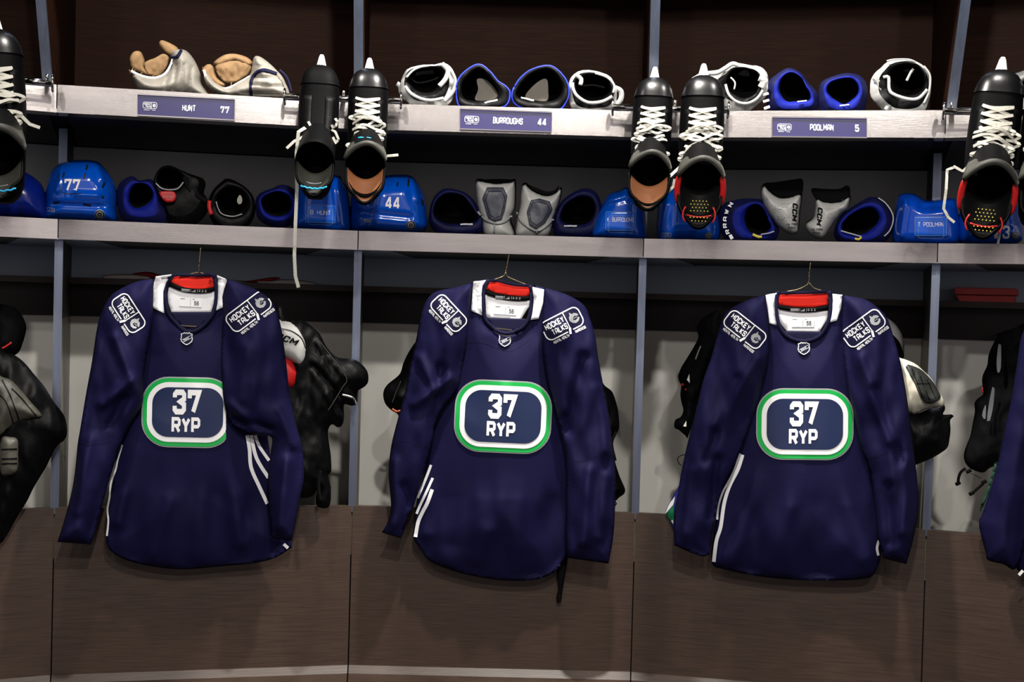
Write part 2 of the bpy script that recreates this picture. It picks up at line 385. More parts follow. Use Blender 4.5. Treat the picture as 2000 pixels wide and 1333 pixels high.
# ================================================================== setting
Z_UT, Z_UB = 2.101, 2.029; UO = -.17; Z_LT, Z_LB = 1.759, 1.704; Z_SB = .948; Z_ST = .488; TOP = 2.78; RAKE = .28
b = MB()
for i in range(5): b.fbox(i, 0, 1, .70, .75, 0, 3.3)
o = b.out('wall_back', BROWND, smooth=False); o['kind'] = 'structure'
b = MB(); b.hexa([(-3.6, 4.9, -.05), (3.6, 4.9, -.05), (3.6, -3.5, -.05), (-3.6, -3.5, -.05), (-3.6, 4.9, 0), (3.6, 4.9, 0), (3.6, -3.5, 0), (-3.6, -3.5, 0)])
o = b.out('floor', FLOORM, smooth=False); o['kind'] = 'structure'
STL = [('dark wood locker stall at the left edge, beside the number 77 stall', 0), ('dark wood and steel locker stall with the number 77 name plate', 1),
       ('dark wood and steel locker stall with the number 44 name plate', 2), ('dark wood and steel locker stall with the number 5 name plate', 3),
       ('dark wood locker stall at the right edge with two red foam blocks', 4)]
stall = {}
for lab, i in STL:
    c = F(i, .5, .3, 0); s = thing('locker_stall', lab, 'locker', c, 'locker stalls along the curved wall'); stall[i] = s
    e = .0018
    MB().fbox(i, 0, 1, .62, .64, Z_UT-.02, TOP).out('upper_back_panel', WOODR, s, smooth=False)
    MB().fbox(i, 0, 1, .62, .64, Z_LT-.02, Z_UB+.002).out('cubby_back_panel', GREYB, s, smooth=False)
    MB().fbox(i, 0, 1, .62, .64, 1.60, Z_LB+.01).out('middle_back_panel', GREYC, s, smooth=False)
    MB().fbox(i, 0, 1, .60, .64, 1.483, 1.60).out('cross_board', BROWND, s, smooth=False)
    MB().fbox(i, .012, .988, .46, .60, 1.587, 1.606).out('back_ledge', WOOD, s, smooth=False)
    MB().fbox(i, 0, 1, .615, .635, .55, 1.483).out('white_back_panel', WHITEB, s, smooth=False)
    # shelves: slab, steel front with a returned lip, perforated underside
    u = MB().fbox(i, 0, 1, UO+.002, .62, Z_UB+.012, Z_UT-.006).out('upper_shelf', BLACKG, s, smooth=False)
    fa = MB().fbox(i, e, 1-e, UO-.004, UO+.002, Z_UB, Z_UT); fa.fbox(i, e, 1-e, UO+.002, UO+.065, Z_UB, Z_UB+.006)
    fa.fbox(i, 0, .12, UO-.006, UO-.003, Z_UB-.001, Z_UB+.009)
    fa.fbox(i, .9, 1, UO-.006, UO-.003, Z_UB-.001, Z_UB+.009)
    fa.out('shelf_front', STEEL, u, smooth=False)
    MB().fbox(i, .03, .97, UO+.065, .60, Z_UB+.004, Z_UB+.010).out('perforated_sheet', PERF, u, smooth=False)
    l = MB().fbox(i, 0, 1, .003, .62, Z_LB+.012, Z_LT-.006).out('lower_shelf', BLACKG, s, smooth=False)
    MB().fbox(i, e, 1-e, -.003, .003, Z_LB, Z_LT).out('shelf_front', STEEL, l, smooth=False)
    MB().fbox(i, .12, .88, .01, .60, Z_LB+.002, Z_LB+.010).out('perforated_sheet', PERF, l, smooth=False)
    for ta, tb, tc_ in ((0, .12, .2), (1, .88, .8)):
        br = MB(); z0, z1 = Z_LB-.001, Z_LB+.004
        br.hexa([F(i, ta, .01, z0), F(i, ta, .60, z0), F(i, tc_, .60, z0), F(i, tb, .01, z0), F(i, ta, .01, z1), F(i, ta, .60, z1), F(i, tc_, .60, z1), F(i, tb, .01, z1)])
        br.out('steel_bracket_plate', STEELP, l, smooth=False)
    # dividers at the left end of the stall
    hw = .0125
    d1 = MB().fbox(i, -hw, hw, .065, .62, .80, 1.483).out('lower_divider', SIDEG, s, smooth=False)
    d2 = MB().fbox(i, -hw, hw, .065, .62, 1.483, Z_LB+.01).out('shade_toned_divider', BROWND, s, smooth=False)  # same divider, darker: shade below the shelf put into its colour
    MB().fbox(i, -hw-.001, hw+.001, .05, .066, .93, Z_LB+.004).out('steel_post', STEELP, s, smooth=False)
    MB().fbox(i, -hw, hw, .20, .62, Z_LT-.01, Z_UB+.01).out('cubby_divider', BROWND, s, smooth=False)
    MB().fbox(i, -hw-.001, hw+.001, .185, .201, Z_LT-.01, Z_UB+.004).out('steel_post', STEELP, s, smooth=False)
    zt = TOP; f0 = UO+.012; f1 = f0-(zt-Z_UT)*RAKE
    (bx_, by_), (ux_, uy_) = ((-470, 120), (-500, -10)) if i == 0 else (((93, 165), (78.5, -10)), ((700, 188), (700, -10)), ((1275, 205), (1281, -10)), ((1858, 215), (1888, -10)))[i-1]
    A_ = W(bx_, by_, f0); q = W(ux_, uy_, f0); B_ = W(ux_, uy_, f0-(q.z-A_.z)*RAKE); dv = (B_-A_)/(B_.z-A_.z); A_ = A_+dv*(Z_UT-.01-A_.z); B_ = A_+dv*(zt-A_.z)
    rt = Vector((A_.y-CC.y, -(A_.x-CC.x), 0)).normalized(); bk = V(i, .62); Wa = Vector((bk.x, bk.y, A_.z)); Wb = Vector((bk.x, bk.y, B_.z)); ba = (Wa-A_).normalized(); bb = (Wb-B_).normalized()
    h1, h2 = rt*.0115, rt*.0125
    MB().hexa([A_-h1+ba*.014, A_+h1+ba*.014, Wa+h1, Wa-h1, B_-h1+bb*.014, B_+h1+bb*.014, Wb+h1, Wb-h1]).out('raked_divider', WOODR, s, smooth=False)
    MB().hexa([A_-h2, A_+h2, A_+h2+ba*.015, A_-h2+ba*.015, B_-h2, B_+h2, B_+h2+bb*.015, B_-h2+bb*.015]).out('raked_steel_post', STEELP, s, smooth=False)
    MB().fbox(i, 0, 1, f1, .62, zt, zt+.03).out('added_canopy_board', WOODR, s, smooth=False)  # unseen canopy, added to keep steep lamp light off the upper section
    # reclined seat back
    g = .0022
    MB().fbox(i, g, 1-g, .012, .032, Z_ST-.1, Z_SB, zo0=.050, zo1=.070).out('seat_back', WOOD, s, smooth=False)
    MB().fbox(i, 0, 1, .09, .60, .80, .86).out('cubby_floor', SIDEG, s, smooth=False)
    MB().fbox(i, 0, 1, .09, .11, .40, .80).out('joint_backing', BLACKG, s, smooth=False)
    MB().fbox(i, g, 1-g, -.012, .016, Z_ST-.022, Z_ST-.004, zo0=.010, zo1=.022).out('bevelled_trim', WOOD, s, smooth=False)
    bn = thing('locker_bench', ['brown bench seat at the far left under the leftmost stall', 'brown bench seat below the number 77 stall', 'brown bench seat below the number 44 stall', 'brown bench seat below the number 5 stall', 'brown bench seat at the far right below the rightmost stall'][i], 'bench', F(i, .5, -.2, 0), 'bench seats along the curved wall')
    MB().fbox(i, g, 1-g, -.46, .011, Z_ST-.05, Z_ST-.022).out('seat', WOOD, bn, smooth=False)
    MB().fbox(i, g, 1-g, -.42, -.39, 0, Z_ST-.05).out('front_panel', WOOD, bn, smooth=False)
    MB().fbox(i, g, .03, -.39, .06, 0, Z_ST-.05).out('side_panel', WOOD, bn, smooth=False)
# name plates
def emblem(dc, A, k=0):
    """the curled whale mark, in units of its height"""
    dc.fill(A([(-.46, .08), (-.38, -.22), (-.24, -.34), (-.18, -.62), (-.02, -.38), (.2, -.40), (.42, -.24), (.50, -.06), (.30, -.04), (.12, -.14), (-.06, .0), (-.12, .14), (0, .24), (.2, .22), (.4, .06), (.47, .2), (.30, .42), (0, .5), (-.3, .36)]), 2, k=k)
    dc.line(A([(-.02, .08), (.14, .02), (.30, .06)]), A.s*.06, k=k, seg=2)
class Aff:
    def __init__(s, x, y, ang, sc, shear=0): s.s = sc; s.f = affine(x, y, ang, sc)
    def __call__(s, p): return s.f(p)
def talks_patch(dc, x, y, ang, L, Wd, flip=False, k=0, sw=2.4, small=True, ke=None):
    """rounded badge HOCKEY TALKS, stick shaped divider and whale mark"""
    A = affine(x, y, ang, 1); h, l = Wd/2, L/2; r = Wd*.3
    P = rrect(0, 0, L, Wd, r)
    q = [p for p in P]
    # outline open at the lower edge right of the stick
    gx0, gx1 = l*.18, l*.34
    top = [(gx1, h)] + [p for p in rrect(0, 0, L, Wd, r) if p[0] > 0 and p[1] > 0][::-1] + [p for p in P if p[0] > 0 and p[1] < 0][::-1] + [p for p in P if p[0] < 0 and p[1] < 0][::-1] + [p for p in P if p[0] < 0 and p[1] > 0][::-1] + [(gx0-l*.12, h)]
    dc.line(A(top), sw, k=k, seg=4)
    dc.line(A([(l*.24, -h), (l*.24, h*.62), (l*.20, h*.95)]), sw*.8, k=k, seg=3)
    dc.line(A([(l*.235, h*.7), (l*.13, h*1.3)]), sw*1.9, k=k, seg=3)
    def tx(s, u, v, hh, ww, sw_=1.3):
        p = A([(u, v)])[0]; text(dc, s, p[0], p[1], hh, ww, ang, sw=sw_, gap=1.4, k=k)
    tx('HOCKEY', -l*.35, -h*.38, Wd*.31, L*.50, 1.45); tx('TALKS', -l*.24, h*.38, Wd*.31, L*.41, 1.45)
    if small:
        tx('MENTAL HEALTH', -l*.38, h*1.33, Wd*.15, L*.42, 1.2); tx('AWARENESS', l*.66, h*1.33, Wd*.15, L*.28, 1.2)
    c = A([(l*.62, 0)])[0]; E = Aff(c[0], c[1], ang, Wd*.56); emblem(dc, E, k=k if ke is None else ke)
for i, q, nm, tx_, nx in ((1, ((268, 184), (459, 194), (458, 235), (268, 225)), 'HUNT', (369, 211, 26), ('77', 439, 215, 17)),
                          (2, ((898, 212), (1078, 220), (1077, 258), (898, 252)), 'BURROUGHS', (992, 236, 58), ('44', 1059, 239, 17)),
                          (3, ((1508, 229), (1693, 231), (1693, 269), (1508, 267)), 'POOLMAN', (1605, 249, 46), ('5', 1674, 250.5, 8))):
    m1 = lambda o_: facemap(o_, i)
    qq = [WF(x, y, UO-.006, i) for x, y in q]; q2 = [WF(x, y, UO-.010, i) for x, y in q]
    pl = MB().hexa([qq[3], qq[2], qq[1], qq[0], q2[3], q2[2], q2[1], q2[0]]).out('name_plate', PLATE, stall[i], smooth=False)
    ang = math.degrees(math.atan2(q[1][1]-q[0][1], q[1][0]-q[0][0]))
    d = Decal(m1(UO-.013)); d.line([q[0], q[1]], 2.2); d.line([q[3], q[2]], 2.2); d.line([q[0], q[3]], 1.2); d.line([q[1], q[2]], 1.2)
    d.out('plate_frame', CHROME, pl, solid=.002, smooth=False)
    d = Decal(m1(UO-.0112)); text(d, nm, tx_[0], tx_[1], 12.5, tx_[2], ang, sw=1.35); d.out('player_name', WHITEP, pl)
    d = Decal(m1(UO-.0112)); text(d, nx[0], nx[1], nx[2], 14, nx[3], ang, sw=1.5); d.out('player_number', WHITEP, pl); d = Decal(m1(UO-.0112))
    ex = q[0][0]+ (q[1][0]-q[0][0])*.13; ey = (q[0][1]+q[3][1])/2 + (q[1][1]-q[0][1])*.13
    talks_patch(d, ex, ey, ang, 27, 12, sw=.8, small=False)
    d.line([(ex-12, ey+8.6), (ex-1, ey+9.1)], .8); d.line([(ex+4, ey+9.2), (ex+11, ey+9.5)], .8)
    d.out('talks_badge', WHITEP, pl)
# hanging rails across the posts
def rail(p0, p1, i, label, caps=(1, 1), posts=()):
    off = -.262; a = W(*p0, off); b_ = W(*p1, off); dr = (b_-a).normalized()
    s = thing('skate_rail', label, 'rail', a.lerp(b_, .5), 'steel rails for hanging skates')
    MB().tube([a, b_], .0092, 14).out('rail_tube', CHROME, s)
    for c, q in ((caps[0], a), (caps[1], b_)):
        if c:
            MB().tube([q-dr*.003, q-dr*.002, q+dr*.002, q+dr*.003], [.020, .023, .023, .020], 20).out('end_disc', CHROME, s)
    for px, py in posts:
        q = W(px, py, off); back = W(px, py, UO+.01)
        MB().tube([q, back], .007, 10).out('bracket_arm', CHROME, s)
        MB().tube([q+Vector((0, 0, .008)), q+Vector((0, 0, .022))], .004, 8).out('set_screw', CHROME, s)
rail((30, 157), (103, 163), 0, 'steel rail at the far left holding the leftmost skate', (0, 1), ((92, 162),))
rail((556, 189), (783, 197), 1, 'steel rail between the 77 and 44 plates holding two skates', (1, 1), ((671, 193), (700, 194)))
rail((1197, 210), (1422, 215), 2, 'steel rail between the 44 and 5 plates holding two skates', (1, 1), ((1318, 212),))
rail((1843, 217), (2090, 222), 3, 'steel rail at the far right holding the two rightmost skates', (1, 1), ((1858, 217),))
# ================================================================== jerseys
def z1(p): return tr(p, 0, 450, 1.7773)
def z2(p): return tr(p, 700, 450, 1.7767)
def z3(p): return tr(p, 1250, 450, 1.7773)
def hockey_jersey(label, hook, neck, body, sleeves, crest, patches, badge, stripes, fold_b, folds_s, off=-.035, gold=None, seams=(), yoke=None, xcut=1e9):
    base = W(hook[0], hook[1]+620, off); J = thing('hockey_jersey', label, 'jersey', base, 'navy jerseys on wire hangers')
    # neck: tl, tr = top outer corners of opening; N = dictionary of contours
    bo, bv = inflate('body', body, off, .050, 70, NAVY, J, sp=6, folds=fold_b, noise_amp=.026, noise_sc=.012, back=.55, sharp=neck['sharp'], step=5, calm=(crest[0], crest[1], 190, 160))
    for k, (pts, so, T, r, sh) in enumerate(sleeves):
        so_, sv = inflate('sleeve', pts, off+so, T, r, NAVY, J, sp=6, folds=folds_s[k], noise_amp=.026, noise_sc=.018, back=.5, sharp=sh, step=5)
        d = Decal(proj(sv, .003)); 
        x, y, a, L, Wd = patches[k]
        dd = Decal(proj(sv, .0018)); dd.fill(rrect(x, y, L, Wd, Wd*.3, a), 6); pc = dd.out('shoulder_patch', NAVYD, so_)
        talks_patch(d, x, y, a, L, Wd, k=0, ke=1, sw=2.3)
        d.out('patch_lettering', [WHITEP, SILVER], so_, kind=None)
        # cuff hem and elbow seam
        cu = Decal(proj(sv, .002)); c0, c1 = neck['cuffs'][k]; cu.line([c0, c1], 2.0); cu.out('cuff_hem', NAVYD, so_)
        if seams and seams[k]:
            sm = Decal(proj(sv, .0012)); [sm.line(spline(q, 4, closed=False), 1.1) for q in seams[k]]; sm.out('seam', NAVYD, so_)
    # inside back of the neck, seen through the opening
    ib = Decal(flatmap(off+.028)); ib.fill(neck['inner'], 6); ib.out('inner_back', WHITEF, J, solid=.003)
    lo = Decal(flatmap(off+.010)); lo.fill(neck['lower_in'], 6); lo.out('inner_front_lining', NAVYD, J, solid=.002)
    rd = Decal(flatmap(off+.0235)); rd.fill(neck['red'], 6); rd.out('collar_lining', REDF, J, solid=.002, plabel='orange red collar lining')
    bt = Decal(flatmap(off+.0210)); bt.line(spline(neck['tape'], 5, closed=False), neck.get('tw', 8)); tp = bt.out('neck_tape', BLACKF, J, solid=.002)
    tl = Decal(flatmap(off+.0190)); T0 = neck['tape']; mid = T0[len(T0)//2]; a = neck['ang']
    A = Aff(mid[0], mid[1]-.2, a, 1)
    tl.line(A([(-24, -1.6), (-8, -1.2)]), 1.8); tl.line(A([(-24, 1.4), (-8, 1.6)]), 1.2); tl.line(A([(-6, -3), (-6, 3)]), .6)
    for u in (-3.4, -.8, 1.8): tl.fill(A([(u-.4, 2.6), (u+2.2, 2.6), (u+1.1-(1.8-u)*.25, -1.8-(u+3.4)*.35 if False else .6-(u+3.4)*.5), (u+.2, 1.0-(u+3.4)*.5)]), 3)
    tl.line(A([(7.5, -3), (7.5, 3)]), .6)
    for u in (10, 16, 22): tl.line(A([(u, -1.8), (u+3, -1.8)]), .8); tl.line(A([(u, 1), (u+3, 1)]), 1.2)
    tl.out('tape_print', SILVER, tp)
    # size tag
    tx_, ty = neck['tag']; tg = Decal(flatmap(off+.024)); tg.fill(rrect(tx_, ty, 44, 17, 1.5, a), 8); to = tg.out('size_tag', WHITEP, J)
    tt = Decal(flatmap(off+.0232)); A = Aff(tx_, ty, a, 1); p = A([(12, 1)])[0]; text(tt, '56', p[0], p[1], 8, 9, a, sw=1.2)
    tt.line(A([(0, -7), (0, 7)]), .5); tt.line(A([(4, -6.5), (8, -6.5)]), .8); tt.line(A([(-20, -6.5), (-11, -6.5)]), .8); tt.out('tag_lettering', BLACKF, to)
    hm = Decal(flatmap(off+.022)); hm.line(neck['hem'], 2.2); hm.out('grey_neck_seam', GREYT, J)
    # collar and white shoulder inserts on the front
    cl = Decal(proj(bv, .004, off-.012)); cl.line(spline(neck['collar'], 4, closed=False), 7.5); cl.out('collar', NAVYD, J, solid=.005)
    ctop = Decal(flatmap(off+.012)); ctop.line(spline(neck['top'], 4, closed=False), 5); ctop.out('back_collar', NAVYD, J, solid=.004)
    for q in neck['white']:
        wi = Decal(proj(bv, .006, off-.022)); wi.fill(spline(q, 5, sharp=range(len(q))), 6); wi.out('shoulder_insert', WHITEF, J, solid=.003, plabel='white shoulder insert')
    if yoke:
        yo = Decal(proj(bv, .001)); [yo.line(spline(q, 4, closed=False), 1.2) for q in yoke]; yo.out('yoke_seam', NAVYD, J)
    # crest
    cx, cy, cw, ch, ca = crest; mk = lambda lf: Decal(proj(bv, lf, None, xcut))
    co = mk(.0035); co.fill(rrect(cx, cy, cw, ch, 52, ca, 9), 5); cr_ = co.out('crest', SILVER, J)
    g_ = mk(.0058); g_.fill(rrect(cx, cy, cw-5, ch-5, 50, ca, 9), 5); g_.out('crest_border', CRESTG, cr_, plabel='green border')
    g_ = mk(.0078); g_.fill(rrect(cx, cy, cw-21, ch-21, 42, ca, 9), 5); g_.out('crest_border', WHITEP, cr_, plabel='white border')
    g_ = mk(.0096); g_.fill(rrect(cx, cy, cw-41, ch-41, 32, ca, 9), 5); g_.out('crest_centre', CRESTN, cr_)
    g_ = mk(.0114); A = Aff(cx-2, cy, ca, 1); q = A([(0, -20)])[0]; text(g_, '37', q[0], q[1], 49, 55, ca, sw=1.75, shear=.0, gap=1.1)
    q = A([(-1, 25.5)])[0]; text(g_, 'RYP', q[0], q[1], 32, 56, ca, sw=1.65, gap=.9); g_.out('crest_lettering', WHITEP, cr_)
    # shield badge
    bx, by, ba = badge; A = Aff(bx, by, ba, 12.5)
    sh = [(-.95, -.75), (-.6, -.85), (-.42, -1.02), (-.2, -.85), (0, -1.0), (.2, -.85), (.42, -1.02), (.6, -.85), (.95, -.75), (.9, -.35), (1.0, .1), (.88, .5), (.5, .85), (0, 1.1), (-.5, .85), (-.88, .5), (-1.0, .1), (-.9, -.35)]
    s1 = Decal(proj(bv, .0085)); s1.fill(A([(u*.95, v*.95) for u, v in sh]), 4); bd = s1.out('league_badge', NAVYD, J)
    s2 = Decal(proj(bv, .0100)); s2.line(A([(u*.9, v*.9) for u, v in sh]), 1.8, closed=True, seg=2); s2.line(A([(-.7, .25), (.7, -.5)]), 1.0); s2.line(A([(-.6, .62), (.78, -.12)]), 1.0)
    q = A([(.05, .05)])[0]; text(s2, 'NHL', q[0], q[1], 5.6, 14, ba-26, sw=1.1); s2.out('badge_lettering', SILVER, bd)
    for q in stripes:
        sd = Decal(proj(bv, .0022, off-.012)); sd.line(spline(q[0], 4, closed=False), q[1]); sd.out('side_stripe', WHITEF, J, plabel='white side stripe')
    if gold: gd = Decal(flatmap(off+.004)); gd.line(gold, 1.8); gd.out('gold_thread', WIRE, J)
    hs = Decal(proj(bv, .002)); hs.line(spline(neck['bodyhem'], 5, closed=False), 1.6); hs.out('hem_seam', NAVYD, J)
    # hanger
    hx, hy = hook; H = thing('wire_hanger', neck['hlabel'], 'hanger', W(hx, hy, off+.02), 'wire hangers under the lower shelf')
    m = MB(); tp_ = neck['wire']; o2 = off+.02
    m.tube([W(x, y, o2) for x, y in spline(tp_[0], 3, closed=False)], .0017, 8); m.tube([W(x, y, o2) for x, y in spline(tp_[1], 3, closed=False)], .0017, 8)
    m.out('wire_shoulders', WIRE, H)
    hk = neck['hookpts']; m = MB(); m.tube([W(x, y, o2) for x, y in spline(hk, 3, closed=False)], .0018, 8)
    # twist
    a_, b2 = np.array(hk[1], float), np.array(tp_[0][0], float); tw = []
    for j in range(25):
        t = j/24; q = a_+(b2-a_)*t; tw.append(W(q[0]+1.6*math.cos(t*22), q[1], o2+.002*math.sin(t*22)))
    m.tube(tw, .0013, 6); m.out('hook', WIRE, H)
    return J
# ---- jersey in the HUNT stall
N1 = dict(sharp=(0, 1, 8, 9), cuffs=[z1([(202, 1081), (318, 1087)]), z1([(944, 1060), (1010, 1072)])],
 inner=tr([(705, 230), (800, 215), (1000, 225), (1215, 260), (1215, 380), (1180, 500), (750, 510), (715, 400)], 200, 520, 5.5556),
 lower_in=tr([(735, 500), (1195, 500), (1170, 560), (1090, 640), (1000, 700), (900, 680), (790, 600)], 200, 520, 5.5556),
 red=tr([(745, 175), (800, 90), (1000, 85), (1180, 85), (1215, 225), (1110, 255), (980, 265), (850, 240)], 200, 520, 5.5556),
 tape=tr([(715, 185), (780, 215), (870, 250), (990, 268), (1110, 268), (1215, 250)], 200, 520, 5.5556), tw=8.5, ang=3.2, tag=(200+955/5.5556, 520+395/5.5556),
 hem=tr([(745, 500), (900, 512), (1140, 515)], 200, 520, 5.5556),
 collar=tr([(745, 95), (705, 160), (685, 250), (690, 400), (715, 520), (800, 620), (900, 700), (1000, 710), (1110, 640), (1190, 540), (1230, 420), (1240, 250), (1225, 130), (1170, 85)], 200, 520, 5.5556),
 top=tr([(745, 105), (850, 95), (1000, 100), (1100, 95), (1180, 90)], 200, 520, 5.5556),
 white=[tr([(580, 118), (750, 95), (690, 180), (660, 280), (660, 400), (668, 515), (540, 450), (545, 300), (560, 180)], 200, 520, 5.5556),
        tr([(1245, 105), (1355, 150), (1320, 250), (1300, 340), (1305, 450), (1225, 490), (1245, 380), (1255, 240)], 200, 520, 5.5556)],
 wire=[[(389, 533), (383, 533), (370, 536), (352, 540)], [(389, 533), (393, 533), (402, 537), (418, 540)]], hookpts=[(392, 484), (389, 515)], hlabel='thin wire hanger holding the jersey in the number 77 stall',
 bodyhem=z1([(374, 1092), (405, 1120), (460, 1143), (540, 1160), (640, 1168), (760, 1160), (870, 1148), (945, 1128)]))
hockey_jersey('navy jersey in the number 77 stall, 37 crest partly covered by a sleeve', (389, 484), N1,
 z1([(535, 168), (592, 160)])+tr([(690, 480), (760, 590), (930, 690), (1040, 690), (1170, 570), (1215, 470)], 200, 520, 5.5556)+z1([(748, 160), (790, 172), (835, 300), (900, 500), (935, 760), (970, 950), (1012, 1085), (1000, 1110), (950, 1140), (880, 1157), (760, 1168), (640, 1178), (540, 1170), (450, 1150), (400, 1126), (373, 1098), (368, 1050), (375, 970), (393, 860), (412, 740), (450, 620), (475, 560), (485, 400), (505, 290)]),
 [(z1([(533, 168), (470, 180), (402, 213), (375, 240), (350, 290), (335, 350), (320, 450), (300, 560), (280, 680), (270, 740), (262, 820), (250, 900), (225, 1000), (199, 1083), (316, 1092), (335, 1030), (362, 930), (385, 850), (420, 745), (460, 660), (495, 600), (500, 500), (515, 400), (530, 290)]), -.042, .045, 26, (0, 13, 14)),
  (z1([(788, 170), (850, 190), (900, 212), (945, 250), (972, 320), (990, 430), (1005, 560), (1030, 680), (1050, 760), (1055, 860), (1040, 940), (1025, 1020), (1012, 1080), (942, 1068), (932, 950), (931, 850), (940, 770), (943, 720), (900, 712), (850, 700), (805, 668), (782, 620), (772, 540), (770, 400), (775, 290)]), -.058, .045, 28, (0, 12, 13))],
 (366.5, 806, 180, 138, 1.2), [(251, 612, 57, 76, 37), (485.5, 609, -37, 92, 39)], (364.5, 661.5, 1),
 [([z1(p)[0] for p in [[(858, 712)], [(866, 760)], [(872, 825)], [(900, 890)], [(928, 950)]]], 7), (z1([(872, 712), (890, 790), (932, 860)]), 7), (z1([(886, 712), (900, 750), (934, 800)]), 6),
  (z1([(424, 745), (408, 800), (402, 830), (385, 880), (380, 930), (373, 970), (376, 1010), (371, 1062)]), 3.5), (z1([(985, 1090), (1000, 1104)]), 6)],
 [(270, 830, 230, 1020, 12, .012), (440, 860, 470, 1060, 16, .012), (400, 900, 380, 1080, 20, .008), (300, 700, 270, 860, 14, -.012), (330, 980, 300, 1080, 14, .008)],
 [[(262, 740, 200, 790, 9, .014), (245, 780, 215, 830, 8, -.012), (175, 860, 150, 1000, 10, .008), (225, 660, 265, 760, 10, .010)],
  [(450, 790, 520, 860, 10, .016), (460, 820, 530, 840, 8, -.014), (560, 900, 545, 1030, 9, .012), (545, 800, 575, 870, 9, .010), (480, 680, 470, 780, 12, .008)]],
 xcut=441.5, gold=tr([(785, 630), (900, 650), (1020, 655)], 200, 520, 5.5556), seams=[[z1([(272, 738), (300, 745), (340, 742), (380, 735)])], [z1([(942, 718), (980, 735), (1040, 740)])]])
# ---- jersey in the BURROUGHS stall
k6 = 5.7143
N2 = dict(sharp=(0, 1, 8, 9), cuffs=[z2([(84, 1045), (150, 1063)]), z2([(722, 1128), (868, 1146)])],
 inner=tr([(730, 320), (800, 330), (1000, 380), (1225, 385), (1220, 450), (1120, 610), (930, 600), (740, 570)], 820, 520, k6),
 lower_in=tr([(745, 575), (1200, 590), (1150, 680), (1080, 730), (1000, 745), (880, 740), (800, 680)], 820, 520, k6),
 red=tr([(745, 255), (790, 160), (900, 185), (1050, 225), (1220, 215), (1228, 325), (1150, 340), (1000, 325), (850, 300)], 820, 520, k6),
 tape=tr([(735, 290), (820, 320), (900, 340), (980, 355), (1100, 365), (1225, 355)], 820, 520, k6), tw=8, ang=3.5, tag=(820+955/k6, 520+495/k6),
 hem=tr([(755, 575), (930, 605), (1110, 625)], 820, 520, k6),
 collar=tr([(770, 155), (720, 220), (705, 330), (705, 470), (730, 600), (800, 680), (880, 730), (960, 752), (1060, 735), (1150, 690), (1215, 600), (1240, 500), (1252, 380), (1248, 280), (1225, 215)], 820, 520, k6),
 top=tr([(765, 165), (850, 160), (950, 185), (1060, 210), (1160, 215), (1225, 215)], 820, 520, k6),
 white=[tr([(600, 178), (738, 155), (700, 220), (685, 320), (685, 450), (695, 555), (575, 500), (585, 350), (590, 250)], 820, 520, k6),
        tr([(1262, 235), (1385, 262), (1378, 400), (1350, 500), (1325, 590), (1230, 602), (1250, 500), (1270, 370)], 820, 520, k6)],
 wire=[[(988, 531), (984, 539), (975, 543), (961, 548)], [(988, 531), (991, 540), (1005, 547), (1030, 557)]], hookpts=[(994, 498), (990, 520)], hlabel='thin wire hanger holding the jersey in the number 44 stall',
 bodyhem=z2([(204, 1075), (260, 1138), (320, 1168), (400, 1190), (500, 1205), (600, 1204), (655, 1192), (690, 1162)]))
